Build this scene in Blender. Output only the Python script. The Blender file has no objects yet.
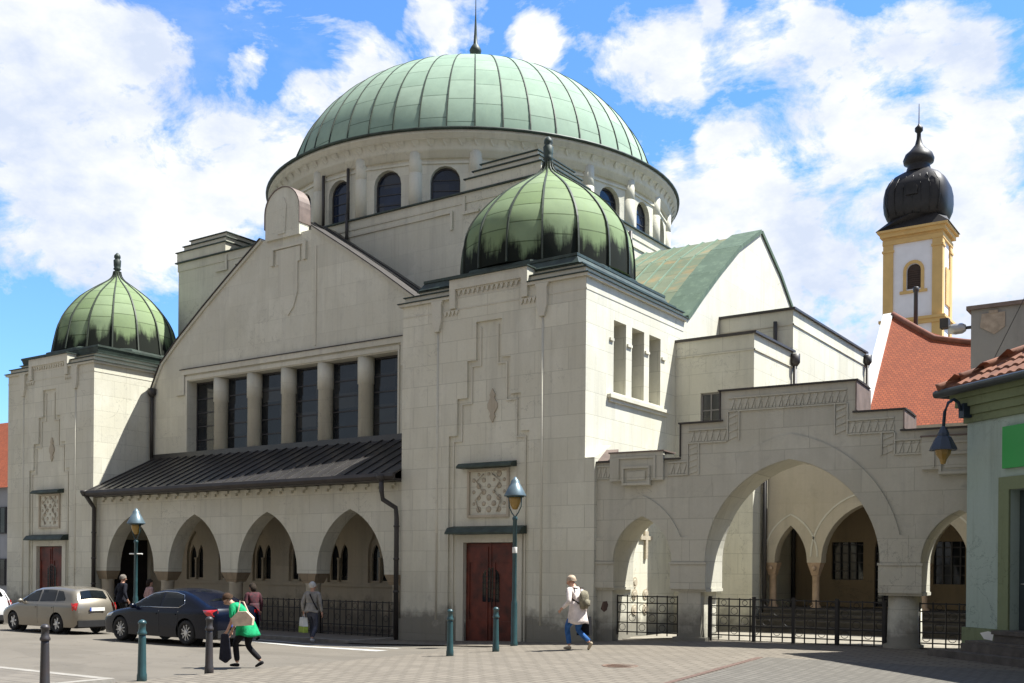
import bpy, bmesh, math, random
from mathutils import Vector, Matrix
from mathutils.geometry import tessellate_polygon, delaunay_2d_cdt
random.seed(7)
S = bpy.context.scene
COL = S.collection
R = math.radians
PI = math.pi

# ------------------------------------------------------------------ materials
def nt(name):
    m = bpy.data.materials.new(name); m.use_nodes = True
    n = m.node_tree.nodes; l = m.node_tree.links
    return m, n, l, n['Principled BSDF']

def mixc(n, l, fac, a, b, mode='MIX'):
    x = n.new('ShaderNodeMix'); x.data_type = 'RGBA'; x.blend_type = mode
    for s, v in ((0, fac), (6, a), (7, b)):
        if hasattr(v, 'is_linked'): l.new(v, x.inputs[s])
        elif s == 0: x.inputs[s].default_value = v
        else: x.inputs[s].default_value = (*v, 1) if len(v) == 3 else v
    return x.outputs[2]

def ramp(n, l, src, p0, p1, c0=0.0, c1=1.0):
    r = n.new('ShaderNodeMapRange'); r.clamp = True
    l.new(src, r.inputs[0])
    r.inputs[1].default_value = p0; r.inputs[2].default_value = p1
    r.inputs[3].default_value = c0; r.inputs[4].default_value = c1
    return r.outputs[0]

def noise(n, l, vec, scale, detail=4, rough=.55, dist=0.0):
    t = n.new('ShaderNodeTexNoise'); l.new(vec, t.inputs['Vector'])
    t.inputs['Scale'].default_value = scale; t.inputs['Detail'].default_value = detail
    t.inputs['Roughness'].default_value = rough; t.inputs['Distortion'].default_value = dist
    return t.outputs['Fac']

def mapping(n, l, vec, scale=(1, 1, 1), loc=(0, 0, 0), rot=(0, 0, 0)):
    m = n.new('ShaderNodeMapping'); l.new(vec, m.inputs[0])
    m.inputs[1].default_value = loc; m.inputs[2].default_value = rot; m.inputs[3].default_value = scale
    return m.outputs[0]

def bump(n, l, b, h, strength=.3, dist=.02):
    x = n.new('ShaderNodeBump'); x.inputs['Strength'].default_value = strength
    x.inputs['Distance'].default_value = dist; l.new(h, x.inputs['Height']); l.new(x.outputs[0], b.inputs['Normal'])

def pos(n): return n.new('ShaderNodeNewGeometry').outputs['Position']
def objc(n): return n.new('ShaderNodeTexCoord').outputs['Object']
def uvc(n): return n.new('ShaderNodeTexCoord').outputs['UV']

def M(name, c, rough=.7, var=.12, scale=4., metal=0., bmp=0., spec=.5, c2=None, world=False, coat=0.):
    m, n, l, b = nt(name)
    v = pos(n) if world else objc(n)
    f = noise(n, l, v, scale, 5)
    dark = tuple(x * (1 - var) for x in c) if c2 is None else c2
    lite = tuple(min(1, x * (1 + var)) for x in c) if c2 is None else c
    l.new(mixc(n, l, ramp(n, l, f, .3, .7), dark, lite), b.inputs['Base Color'])
    b.inputs['Roughness'].default_value = rough; b.inputs['Metallic'].default_value = metal
    b.inputs['Specular IOR Level'].default_value = spec; b.inputs['Coat Weight'].default_value = coat
    if bmp: bump(n, l, b, noise(n, l, v, scale * 6, 4), bmp)
    return m

def stone(name, c, bw=1.1, bh=.62, joint=.7, stain=.32, base_dirt=True, rough=.85, ax=(1, 1), warm=None):
    """ashlar-like render: block joints, streaks and stains with their own shapes"""
    m, n, l, b = nt(name)
    p = pos(n)
    sx = n.new('ShaderNodeSeparateXYZ'); l.new(p, sx.inputs[0])
    ad = n.new('ShaderNodeMath'); ad.operation = 'ADD'; l.new(sx.outputs[0], ad.inputs[0]); l.new(sx.outputs[1], ad.inputs[1])
    cb = n.new('ShaderNodeCombineXYZ'); l.new(ad.outputs[0], cb.inputs[0]); l.new(sx.outputs[2], cb.inputs[1])
    br = n.new('ShaderNodeTexBrick'); l.new(cb.outputs[0], br.inputs['Vector'])
    br.inputs['Scale'].default_value = 1; br.inputs['Brick Width'].default_value = bw; br.inputs['Row Height'].default_value = bh
    br.inputs['Mortar Size'].default_value = .011; br.inputs['Mortar Smooth'].default_value = .3
    br.inputs['Color1'].default_value = (.91, .91, .9, 1); br.inputs['Color2'].default_value = (1.08, 1.08, 1.06, 1)
    br.inputs['Mortar'].default_value = (joint, joint, joint * .97, 1)
    col = mixc(n, l, 1.0, c, br.outputs['Color'], 'MULTIPLY')
    big = noise(n, l, p, .45, 6, .6)
    col = mixc(n, l, ramp(n, l, big, .35, .7, 0, .6), col, warm or tuple(x * k for x, k in zip(c, (.86, .84, .76))))
    # washed-out and sooty rain streaks of different widths
    st = noise(n, l, mapping(n, l, p, (2.4, 2.4, .16)), 1.0, 7, .68)
    col = mixc(n, l, ramp(n, l, st, .5, .74, 0, stain * 1.25), col, tuple(x * .5 for x in c))
    st2 = noise(n, l, mapping(n, l, p, (7, 7, .3), (3, 1, 0)), 1.0, 6, .7)
    col = mixc(n, l, ramp(n, l, st2, .56, .76, 0, stain * .9), col, tuple(x * k for x, k in zip(c, (.55, .52, .44))))
    lt = noise(n, l, mapping(n, l, p, (1.2, 1.2, .5), (7, 2, 5)), 1.3, 6, .6)
    col = mixc(n, l, ramp(n, l, lt, .54, .7, 0, .4), col, tuple(min(.8, x * 1.16) for x in c))
    blot = noise(n, l, p, 3.1, 8, .72)
    col = mixc(n, l, ramp(n, l, blot, .56, .72, 0, .38), col, tuple(x * .6 for x in c))
    fine = noise(n, l, p, 14, 5, .7)
    col = mixc(n, l, ramp(n, l, fine, .3, .7, 0, .26), col, tuple(x * .74 for x in c))
    # hairline cracks, thickest in a few places
    ck = n.new('ShaderNodeMath'); ck.operation = 'SUBTRACT'; l.new(noise(n, l, p, .9, 9, .62, .6), ck.inputs[0]); ck.inputs[1].default_value = .5
    ab = n.new('ShaderNodeMath'); ab.operation = 'ABSOLUTE'; l.new(ck.outputs[0], ab.inputs[0])
    cm = n.new('ShaderNodeMath'); cm.operation = 'MULTIPLY'; l.new(ramp(n, l, ab.outputs[0], .0, .006, .7, 0), cm.inputs[0]); l.new(ramp(n, l, noise(n, l, p, .31, 2, .5), .5, .62), cm.inputs[1])
    col = mixc(n, l, cm.outputs[0], col, tuple(x * .35 for x in c))
    if base_dirt:
        dn = noise(n, l, p, 1.6, 6, .65)
        a = n.new('ShaderNodeMath'); a.operation = 'MULTIPLY_ADD'; l.new(dn, a.inputs[0]); a.inputs[1].default_value = -1.9; l.new(sx.outputs[2], a.inputs[2])
        col = mixc(n, l, ramp(n, l, a.outputs[0], -.55, -.05, .75, 0), col, (.13, .12, .1))
    l.new(col, b.inputs['Base Color'])
    b.inputs['Roughness'].default_value = rough; b.inputs['Specular IOR Level'].default_value = .25
    h = n.new('ShaderNodeMath'); h.operation = 'MULTIPLY_ADD'; l.new(br.outputs['Fac'], h.inputs[0]); h.inputs[1].default_value = -.6; l.new(fine, h.inputs[2])
    bump(n, l, b, h.outputs[0], .35, .012)
    return m

def copper(name, c1, c2, dirt=0.0, dz=(0, 1), rows=1.0, uv=True, rust=0.0):
    """verdigris sheets; UV: u counts sheets round, v is metres up the slope"""
    m, n, l, b = nt(name)
    v = uvc(n) if uv else objc(n)
    s0 = n.new('ShaderNodeSeparateXYZ'); l.new(v, s0.inputs[0])
    f0 = n.new('ShaderNodeMath'); f0.operation = 'FLOOR'; l.new(s0.outputs[0], f0.inputs[0])
    w0 = n.new('ShaderNodeTexWhiteNoise'); w0.noise_dimensions = '1D'; l.new(f0.outputs[0], w0.inputs['W'])
    o0 = n.new('ShaderNodeMath'); o0.operation = 'MULTIPLY_ADD'; l.new(w0.outputs['Value'], o0.inputs[0]); o0.inputs[1].default_value = rows; l.new(s0.outputs[1], o0.inputs[2])
    c0 = n.new('ShaderNodeCombineXYZ'); l.new(s0.outputs[0], c0.inputs[0]); l.new(o0.outputs[0], c0.inputs[1])
    br = n.new('ShaderNodeTexBrick'); l.new(c0.outputs[0], br.inputs['Vector'])
    br.inputs['Scale'].default_value = 1; br.inputs['Brick Width'].default_value = 1.0; br.inputs['Row Height'].default_value = rows
    br.offset = 0.0 if uv else .5
    br.inputs['Mortar Size'].default_value = .02; br.inputs['Bias'].default_value = 0
    br.inputs['Color1'].default_value = (*c1, 1); br.inputs['Color2'].default_value = (*c2, 1)
    br.inputs['Mortar'].default_value = (*[x * .45 for x in c1], 1)
    o = objc(n)
    nz = noise(n, l, o, 1.3, 6, .65)
    col = mixc(n, l, ramp(n, l, nz, .35, .72, 0, .5), br.outputs['Color'], tuple(x * .62 for x in c2))
    st = noise(n, l, mapping(n, l, o, (3, 3, .35)), 1.2, 6, .7)
    col = mixc(n, l, ramp(n, l, st, .5, .75, 0, .35), col, tuple(x * k for x, k in zip(c1, (1.25, 1.2, 1.12))))
    if rust:
        rn = noise(n, l, mapping(n, l, o, (.5, 1.2, .5)), .9, 5, .6)
        col = mixc(n, l, ramp(n, l, rn, .5, .68, 0, rust), col, (.36, .22, .1))
    if dirt:
        su = n.new('ShaderNodeSeparateXYZ'); l.new(v, su.inputs[0])
        fl = n.new('ShaderNodeMath'); fl.operation = 'FLOOR'; l.new(su.outputs[0], fl.inputs[0])
        fr = n.new('ShaderNodeMath'); fr.operation = 'FRACT'; l.new(su.outputs[0], fr.inputs[0])
        wn = n.new('ShaderNodeTexWhiteNoise'); wn.noise_dimensions = '1D'; l.new(fl.outputs[0], wn.inputs['W'])
        sk = noise(n, l, mapping(n, l, v, (5., .35, 1)), 1.0, 6, .75)
        bl = noise(n, l, mapping(n, l, v, (2.2, 1.6, 1)), 1.0, 5, .6)
        ed = n.new('ShaderNodeMath'); ed.operation = 'SUBTRACT'; l.new(fr.outputs[0], ed.inputs[0]); ed.inputs[1].default_value = .5
        ea = n.new('ShaderNodeMath'); ea.operation = 'ABSOLUTE'; l.new(ed.outputs[0], ea.inputs[0])
        h1 = n.new('ShaderNodeMath'); h1.operation = 'MULTIPLY_ADD'; l.new(wn.outputs['Value'], h1.inputs[0]); h1.inputs[1].default_value = .55; h1.inputs[2].default_value = -.55
        h2 = n.new('ShaderNodeMath'); h2.operation = 'MULTIPLY_ADD'; l.new(sk, h2.inputs[0]); h2.inputs[1].default_value = 1.5; l.new(h1.outputs[0], h2.inputs[2])
        h3 = n.new('ShaderNodeMath'); h3.operation = 'MULTIPLY_ADD'; l.new(bl, h3.inputs[0]); h3.inputs[1].default_value = .9; l.new(h2.outputs[0], h3.inputs[2])
        h4 = n.new('ShaderNodeMath'); h4.operation = 'MULTIPLY_ADD'; l.new(ea.outputs[0], h4.inputs[0]); h4.inputs[1].default_value = .9; l.new(h3.outputs[0], h4.inputs[2])
        h5 = n.new('ShaderNodeMath'); h5.operation = 'SUBTRACT'; l.new(h4.outputs[0], h5.inputs[0]); l.new(su.outputs[1], h5.inputs[1])
        col = mixc(n, l, ramp(n, l, h5.outputs[0], .28, .75, 0, dirt), col, (.014, .017, .013))
    l.new(col, b.inputs['Base Color']); b.inputs['Roughness'].default_value = .85; b.inputs['Specular IOR Level'].default_value = .12
    bump(n, l, b, nz, .15, .03)
    return m

def glass(name, c=(.015, .018, .022), rough=.06, spec=.5):
    m, n, l, b = nt(name)
    v = pos(n)
    sv = n.new('ShaderNodeVectorMath'); sv.operation = 'MULTIPLY'; l.new(v, sv.inputs[0]); sv.inputs[1].default_value = (1.05, 1.05, 1.82)
    fv = n.new('ShaderNodeVectorMath'); fv.operation = 'FLOOR'; l.new(sv.outputs[0], fv.inputs[0])
    wn = n.new('ShaderNodeTexWhiteNoise'); wn.noise_dimensions = '3D'; l.new(fv.outputs[0], wn.inputs['Vector'])
    f_ = mixc(n, l, ramp(n, l, noise(n, l, v, .7, 3), .35, .65), tuple(x * .4 for x in c), tuple(x * 1.4 for x in c))
    l.new(mixc(n, l, ramp(n, l, wn.outputs['Value'], .6, 1, 0, .6), f_, (.06, .06, .055)), b.inputs['Base Color'])
    b.inputs['Roughness'].default_value = rough; b.inputs['Specular IOR Level'].default_value = spec
    bump(n, l, b, noise(n, l, v, 1.3, 2), .05, .05)
    return m

def tiles(name, c1, c2, bw=.2, bh=.16):
    m, n, l, b = nt(name)
    v = uvc(n)
    br = n.new('ShaderNodeTexBrick'); l.new(v, br.inputs['Vector']); br.inputs['Scale'].default_value = 1
    br.inputs['Brick Width'].default_value = bw; br.inputs['Row Height'].default_value = bh; br.inputs['Mortar Size'].default_value = .012
    br.inputs['Color1'].default_value = (*c1, 1); br.inputs['Color2'].default_value = (*c2, 1); br.inputs['Mortar'].default_value = (*[x * .35 for x in c1], 1)
    nz = noise(n, l, v, 1.1, 6, .6)
    l.new(mixc(n, l, ramp(n, l, nz, .35, .75, 0, .45), br.outputs['Color'], tuple(x * .55 for x in c1)), b.inputs['Base Color'])
    b.inputs['Roughness'].default_value = .85
    sw = n.new('ShaderNodeSeparateXYZ'); l.new(v, sw.inputs[0])
    md = n.new('ShaderNodeMath'); md.operation = 'MODULO'; l.new(sw.outputs[1], md.inputs[0]); md.inputs[1].default_value = bh
    bump(n, l, b, md.outputs[0], -.6, .3)
    return m

def pavers(name, c, bw, bh, joint=.6, rot=0., spots=.3):
    m, n, l, b = nt(name)
    p = mapping(n, l, pos(n), rot=(0, 0, rot))
    br = n.new('ShaderNodeTexBrick'); l.new(p, br.inputs['Vector']); br.inputs['Scale'].default_value = 1
    br.inputs['Brick Width'].default_value = bw; br.inputs['Row Height'].default_value = bh; br.inputs['Mortar Size'].default_value = .022
    br.inputs['Color1'].default_value = (*[x * .85 for x in c], 1); br.inputs['Color2'].default_value = (*[x * 1.08 for x in c], 1)
    br.inputs['Mortar'].default_value = (*[x * joint for x in c], 1)
    a = noise(n, l, p, .5, 6, .6); f = noise(n, l, p, 9, 5, .7)
    col = mixc(n, l, ramp(n, l, a, .4, .72, 0, spots), br.outputs['Color'], tuple(x * .7 for x in c))
    col = mixc(n, l, ramp(n, l, f, .35, .75, 0, .22), col, tuple(x * .62 for x in c))
    l.new(col, b.inputs['Base Color']); b.inputs['Roughness'].default_value = .9; b.inputs['Specular IOR Level'].default_value = .2
    bump(n, l, b, br.outputs['Fac'], -.4, .01)
    return m

def asphalt(name, c):
    m, n, l, b = nt(name); p = pos(n)
    a = noise(n, l, p, .35, 6, .6); f = noise(n, l, p, 45, 3, .8); cr = noise(n, l, mapping(n, l, p, (.25, 1.5, 1)), .8, 6, .6)
    col = mixc(n, l, ramp(n, l, a, .35, .7), tuple(x * .84 for x in c), c)
    col = mixc(n, l, ramp(n, l, cr, .5, .72, 0, .4), col, tuple(x * .68 for x in c))
    col = mixc(n, l, ramp(n, l, f, .35, .7, 0, .3), col, tuple(x * .55 for x in c))
    ck = n.new('ShaderNodeMath'); ck.operation = 'SUBTRACT'; l.new(noise(n, l, p, .5, 8, .6, .4), ck.inputs[0]); ck.inputs[1].default_value = .5
    ab = n.new('ShaderNodeMath'); ab.operation = 'ABSOLUTE'; l.new(ck.outputs[0], ab.inputs[0])
    col = mixc(n, l, ramp(n, l, ab.outputs[0], .0, .008, .5, 0), col, tuple(x * .4 for x in c))
    pt = noise(n, l, mapping(n, l, p, (1, 2.2, 1), (11, 4, 0)), .22, 1, .3)
    col = mixc(n, l, ramp(n, l, pt, .6, .615, 0, .35), col, tuple(x * .62 for x in c))
    l.new(col, b.inputs['Base Color']); b.inputs['Roughness'].default_value = .9; b.inputs['Specular IOR Level'].default_value = .2
    bump(n, l, b, f, .3, .01)
    return m

WALL = (.66, .64, .545)
MAT = {}
MAT['wall'] = stone('limestone render', WALL)
MAT['wall_hi'] = stone('upper render', (.65, .63, .54), 1.5, .8, .86, .3, False)
MAT['gate'] = stone('gate stone', (.55, .53, .455), 1.3, .55, .72, .28)
MAT['trim'] = stone('moulded trim', (.64, .615, .525), 2.2, 3., .9, .3, False)
MAT['orn'] = stone('carved ornament', (.5, .44, .35), 3, 3, .9, .4, False)
MAT['worn'] = stone('worn brown pier stone', (.33, .26, .18), .5, .3, .7, .6, True)
MAT['creamwall'] = stone('courtyard plaster', (.5, .445, .35), 3, 2, .95, .3, True)
MAT['metal_dark'] = M('dark brown sheet metal', (.045, .038, .034), .5, .25, 2, 0, 0, .5)
MAT['pipe'] = M('dark downpipe', (.04, .035, .033), .5, .2, 3)
MAT['roofdark'] = M('dark standing seam metal', (.036, .033, .032), .36, .3, 1.2, .0, .05, .7)
MAT['copper_main'] = copper('main dome verdigris', (.27, .37, .285), (.335, .435, .34), rows=1.05)
MAT['copper_small'] = copper('tower dome verdigris', (.18, .245, .12), (.245, .315, .185), dirt=1.0, dz=(11.0, 11.75), rows=.62)
MAT['copper_roof'] = copper('transept copper', (.15, .185, .125), (.19, .215, .15), rows=1.6, rust=.8)
MAT['copper_verge'] = copper('verge copper', (.2, .28, .21), (.22, .3, .23), rows=3)
MAT['copper_dark'] = M('dark weathered copper', (.05, .075, .06), .55, .4, 3, .1, .1, c2=(.02, .028, .022))
MAT['seam'] = M('dark seam', (.035, .045, .03), .6, .3, 2)
MAT['coping'] = M('brown copper coping', (.18, .135, .115), .6, .25, 2.5, .1)
MAT['glass'] = glass('dark window glass')
MAT['glass_drum'] = glass('drum window glass', (.012, .02, .045), .05)
MAT['frame'] = M('dark window frame', (.035, .033, .035), .5)
MAT['ironblk'] = M('black wrought iron', (.012, .011, .011), .55, .3, 12)
MAT['door'] = M('dark red door', (.1, .017, .008), .5, .6, 3, 0, .1)
MAT['void'] = M('painted doorway dark', (.02, .017, .015), .9)
MAT['green_lamp'] = M('teal green paint', (.022, .062, .07), .38, .2, 5, 0, .05, .5, coat=.2)
MAT['brown_post'] = M('worn brown grey paint', (.028, .032, .038), .45, .3, 5, c2=(.045, .032, .03))
MAT['lampshade'] = M('grey blue lamp metal', (.12, .17, .2), .4, .15, 5, .3)
MAT['amber'] = M('amber lamp glass', (.32, .2, .05), .25, .15, 6)
MAT['white'] = M('white paint', (.75, .74, .7), .6, .06, 3)
MAT['plaza'] = pavers('plaza pavers', (.195, .17, .138), .4, .2, .52, R(8))
MAT['redpaver'] = pavers('red edging pavers', (.17, .115, .095), .22, .11, .6)
MAT['walk'] = pavers('pavement slabs', (.175, .155, .13), .6, .4, .7)
MAT['kerb'] = M('kerb stone', (.27, .25, .22), .85, .15, 5, 0, .2, .3, world=True)
MAT['road'] = asphalt('sun bleached asphalt', (.175, .155, .128))
MAT['lane'] = pavers('worn grey lane pavers', (.15, .138, .12), .3, .15, .6, R(40), .5)
MAT['court'] = pavers('courtyard slabs', (.27, .245, .2), .6, .6, .7)
MAT['groundsheet'] = asphalt('ground', (.16, .15, .13))
MAT['mark'] = M('worn road paint', (.42, .41, .385), .8, .15, 6, world=True)

# ------------------------------------------------------------------ mesh builder
class MB:
    def __init__(s): s.v = []; s.f = []; s.m = []; s.sm = []; s.uv = {}
    def add(s, vs, fs, m=0, smooth=False):
        o = len(s.v); s.v += [tuple(x) for x in vs]
        for f in fs: s.f.append(tuple(i + o for i in f)); s.m.append(m); s.sm.append(smooth)
        return o
    def box(s, x0, x1, y0, y1, z0, z1, F=None, m=0):
        """world box, or with a frame F(s,z,d): x=s, y=d"""
        c = [(x, y, z) for z in (z0, z1) for y in (y0, y1) for x in (x0, x1)]
        if F: c = [F(x, z, y) for x, y, z in c]
        s.add(c, [(0, 2, 3, 1), (4, 5, 7, 6), (0, 1, 5, 4), (2, 6, 7, 3), (0, 4, 6, 2), (1, 3, 7, 5)], m)
    def extr(s, outline, d0, d1, F, holes=(), m=0, back=True, front=True, sides=True):
        loops = [list(outline)] + [list(h) for h in holes]
        flat = [p for lp in loops for p in lp]
        tri = tessellate_polygon([[Vector((p[0], p[1], 0)) for p in lp] for lp in loops])
        if front: s.add([F(p[0], p[1], d0) for p in flat], tri, m)
        if back: s.add([F(p[0], p[1], d1) for p in flat], [t[::-1] for t in tri], m)
        if sides:
            for lp in loops:
                n = len(lp)
                s.add([F(p[0], p[1], d0) for p in lp] + [F(p[0], p[1], d1) for p in lp],
                      [(i, (i + 1) % n, n + (i + 1) % n, n + i) for i in range(n)], m)
    def lathe(s, c, prof, n=24, m=0, smooth=True, phase=0., axis='z', a0=0., a1=2 * PI, uvn=None, squash=(1, 1), boxy=0):
        full = abs(a1 - a0 - 2 * PI) < 1e-6
        vs = []; cnt = n if full else n + 1
        al = 0; L = [0]
        for i in range(1, len(prof)):
            al += math.hypot(prof[i][0] - prof[i - 1][0], prof[i][1] - prof[i - 1][1]); L.append(al)
        for r, z in prof:
            for k in range(cnt):
                a = phase + a0 + (a1 - a0) * k / n
                rb = r if not boxy else r / (abs(math.cos(a)) ** boxy + abs(math.sin(a)) ** boxy) ** (1 / boxy)
                x, y = rb * math.cos(a) * squash[0], rb * math.sin(a) * squash[1]
                vs.append({'z': (c[0] + x, c[1] + y, c[2] + z), 'y': (c[0] + x, c[1] + z, c[2] + y), 'x': (c[0] + z, c[1] + x, c[2] + y)}[axis])
        fs = []; fi0 = len(s.f)
        for i in range(len(prof) - 1):
            for k in range(n):
                k2 = (k + 1) % cnt
                fs.append((i * cnt + k, i * cnt + k2, (i + 1) * cnt + k2, (i + 1) * cnt + k))
                if uvn:
                    u0, u1 = k * uvn / n, (k + 1) * uvn / n
                    s.uv[fi0 + len(fs) - 1] = [(u0, L[i]), (u1, L[i]), (u1, L[i + 1]), (u0, L[i + 1])]
        s.add(vs, fs, m, smooth)
        if full and prof[0] != prof[-1]:
            for i, rev in ((0, True), (len(prof) - 1, False)):
                if prof[i][0] > 1e-4:
                    idx = list(range(i * cnt, i * cnt + cnt))
                    s.add([vs[j] for j in (idx[::-1] if rev else idx)], [tuple(range(cnt))], m)
    def tube(s, path, r, n=8, m=0, smooth=True):
        P = [Vector(p) for p in path]; rr = r if isinstance(r, (list, tuple)) else [r] * len(P)
        rings = []; up = Vector((0, 0, 1))
        for i, p in enumerate(P):
            t = ((P[min(i + 1, len(P) - 1)] - P[max(i - 1, 0)])).normalized()
            a = t.cross(up) if abs(t.z) < .95 else t.cross(Vector((0, 1, 0)))
            a.normalize(); b = t.cross(a)
            rings.append([p + a * rr[i] * math.cos(2 * PI * k / n) + b * rr[i] * math.sin(2 * PI * k / n) for k in range(n)])
        vs = [v for g in rings for v in g]
        fs = [(i * n + k, i * n + (k + 1) % n, (i + 1) * n + (k + 1) % n, (i + 1) * n + k) for i in range(len(P) - 1) for k in range(n)]
        s.add(vs, fs, m, smooth)
        s.add(rings[0][::-1], [tuple(range(n))], m); s.add(rings[-1], [tuple(range(n))], m)
    def uvquad(s, pts, uvs, m=0):
        s.uv[len(s.f)] = uvs; s.add(pts, [tuple(range(len(pts)))], m)
    def build(s, name, mats, parent=None, off=None, normals=True, bevel=0.):
        o0 = Vector((0, 0, 0))
        if off is not None: o0 = Vector(off)
        elif parent is not None:
            r = parent
            while r.parent: r = r.parent
            o0 = Vector(r.location)
            if r.get('_local'): o0 = Vector((0, 0, 0))
        me = bpy.data.meshes.new(name)
        me.from_pydata([tuple(Vector(v) - o0) for v in s.v], [], s.f)
        for mt in (mats if isinstance(mats, (list, tuple)) else [mats]): me.materials.append(mt)
        me.polygons.foreach_set('material_index', s.m); me.polygons.foreach_set('use_smooth', s.sm)
        if s.uv:
            ul = me.uv_layers.new(name='UVMap')
            for fi, uvs in s.uv.items():
                for li, uv in zip(me.polygons[fi].loop_indices, uvs): ul.data[li].uv = uv
        if normals:
            bm = bmesh.new(); bm.from_mesh(me)
            if not s.uv: bmesh.ops.remove_doubles(bm, verts=bm.verts, dist=.0004)
            bmesh.ops.recalc_face_normals(bm, faces=bm.faces); bm.to_mesh(me); bm.free()
        ob = bpy.data.objects.new(name, me); COL.objects.link(ob)
        if parent is not None: ob.parent = parent
        if bevel:
            b = ob.modifiers.new('bevel', 'BEVEL'); b.width = bevel; b.segments = 2; b.limit_method = 'ANGLE'; b.angle_limit = R(40)
        return ob

def tag(o, label=None, cat=None, group=None, kind=None):
    if label: o['label'] = label
    if cat: o['category'] = cat
    if group: o['group'] = group
    if kind: o['kind'] = kind
    return o
def thing(name, label, cat, loc=(0, 0, 0), rz=0., group=None, local=False):
    o = bpy.data.objects.new(name, None); COL.objects.link(o); o.location = loc; o.rotation_euler = (0, 0, rz)
    o.empty_display_size = .3
    if local: o['_local'] = 1
    return tag(o, label, cat, group)
def copy_tree(o, parent=None):
    c = o.copy(); COL.objects.link(c); c.parent = parent
    for ch in list(o.children): copy_tree(ch, c)
    return c
def FX(y0): return lambda s, z, d: (s, y0 + d, z)
def FS(x0): return lambda s, z, d: (x0 - d, s, z)          # face looking to +X
def arch(cx, w, zs, za, zb, n=10):
    """pointed arch outline from the lower left round to the lower right"""
    h = za - zs; r = (w * w + h * h) / (2 * w); am = math.acos(max(-1, min(1, (r - w) / r)))
    left = [(cx - w + r - r * math.cos(am * i / n), zs + r * math.sin(am * i / n)) for i in range(n + 1)]
    right = [(2 * cx - x, z) for x, z in reversed(left[:-1])]
    return ([(cx - w, zb)] if zb < zs - 1e-6 else []) + left + right + ([(cx + w, zb)] if zb < zs - 1e-6 else [])
def rarch(cx, w, zs, zb, n=10):
    return [(cx - w, zb)] + [(cx - w * math.cos(PI * i / n), zs + w * math.sin(PI * i / n)) for i in range(n + 1)] + [(cx + w, zb)]
def rect(a, b, c, d): return [(a, c), (b, c), (b, d), (a, d)]

# ------------------------------------------------------------------ ground height
def lin(x, tab):
    if x <= tab[0][0]: return tab[0][1]
    for (a, va), (b, vb) in zip(tab, tab[1:]):
        if x <= b: return va + (vb - va) * (x - a) / (b - a)
    return tab[-1][1]
GX = [(-10, -.26), (-6.5, -.25), (-4, -.16), (-1, -.05), (.5, .04), (2.4, .15), (5, .18), (12, .2)]
GY = [(-20, .0), (-13, .1), (-6.5, .5), (-1.5, .95), (0, 1.)]
def g(x, y): return lin(x, GX) * lin(y, GY)
# ------------------------------------------------------------------ ground
def sheet(name, x0, x1, y0, y1, dz, mat, step=1.0, kind='structure', quad=None):
    mb = MB(); nx = max(1, int((x1 - x0) / step)); ny = max(1, int((y1 - y0) / step))
    def P(i, j):
        if quad:
            u, w = i / nx, j / ny
            a, b, c, d = quad
            x = (a[0] * (1 - u) + b[0] * u) * (1 - w) + (d[0] * (1 - u) + c[0] * u) * w
            y = (a[1] * (1 - u) + b[1] * u) * (1 - w) + (d[1] * (1 - u) + c[1] * u) * w
        else: x, y = x0 + (x1 - x0) * i / nx, y0 + (y1 - y0) * j / ny
        return (x, y, g(x, y) + dz)
    vs = [P(i, j) for j in range(ny + 1) for i in range(nx + 1)]
    fs = [(j * (nx + 1) + i, j * (nx + 1) + i + 1, (j + 1) * (nx + 1) + i + 1, (j + 1) * (nx + 1) + i) for j in range(ny) for i in range(nx)]
    mb.add(vs, fs, 0, True)
    o = mb.build(name, mat, normals=False); o['kind'] = kind
    return o
mb = MB(); mb.add([(-900, -900, -.75), (900, -900, -.75), (900, 900, -.75), (-900, 900, -.75)], [(0, 1, 2, 3)])
mb.build('ground', MAT['groundsheet'], normals=False)['kind'] = 'structure'
sheet('road', -90, -1.2, -40, -2.2, -.03, MAT['road'])
sheet('road_apron', -90, 40, -60, -40, -.03, MAT['road'], 4)
sheet('plaza_paving', -1.2, 40, -40, 3.0, .0, MAT['plaza'])
sheet('courtyard_paving', .4, 13, .9, 6.4, .02, MAT['court'], 1.)
sheet('lane', 0, 16, 0, 16, .006, MAT['lane'], 1., quad=[(6.75, -9.6), (20, -14), (20, -3.0), (6.35, -3.2)])
sheet('lane', 0, 16, 0, 16, .006, MAT['lane'], 1., quad=[(6.9, -24), (26, -24), (20, -14.02), (6.75, -9.62)])
# raised pavement in front of the facade, with its kerb
sheet('plaza_edge_paving', -6.8, -1.2, -2.2, .3, .0, MAT['plaza'])
sheet('pavement', -90, -6.8, -1.95, .3, .07, MAT['walk'], 1.)
def kerb_line(name, p, q, w=.16, top=.075, bot=-.2):
    mb = MB(); n = max(1, int(math.dist(p, q) / 1.0)); d = Vector((q[0] - p[0], q[1] - p[1], 0)).normalized(); nn = Vector((-d.y, d.x, 0)) * w
    for i in range(n):
        a = Vector((*p, 0)).lerp(Vector((*q, 0)), i / n); b = Vector((*p, 0)).lerp(Vector((*q, 0)), (i + .985) / n)
        c = [a, b, b + nn, a + nn]
        mb.add([(v.x, v.y, g(v.x, v.y) + bot) for v in c] + [(v.x, v.y, g(v.x, v.y) + top) for v in c],
               [(0, 3, 2, 1), (4, 5, 6, 7), (0, 1, 5, 4), (1, 2, 6, 5), (2, 3, 7, 6), (3, 0, 4, 7)])
    mb.build(name, MAT['kerb'])['kind'] = 'structure'
kerb_line('pavement_kerb', (-60, -2.15), (-6.6, -2.15), .2)
kerb_line('pavement_kerb_end', (-6.6, -2.0), (-6.6, .0), .2)
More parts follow.
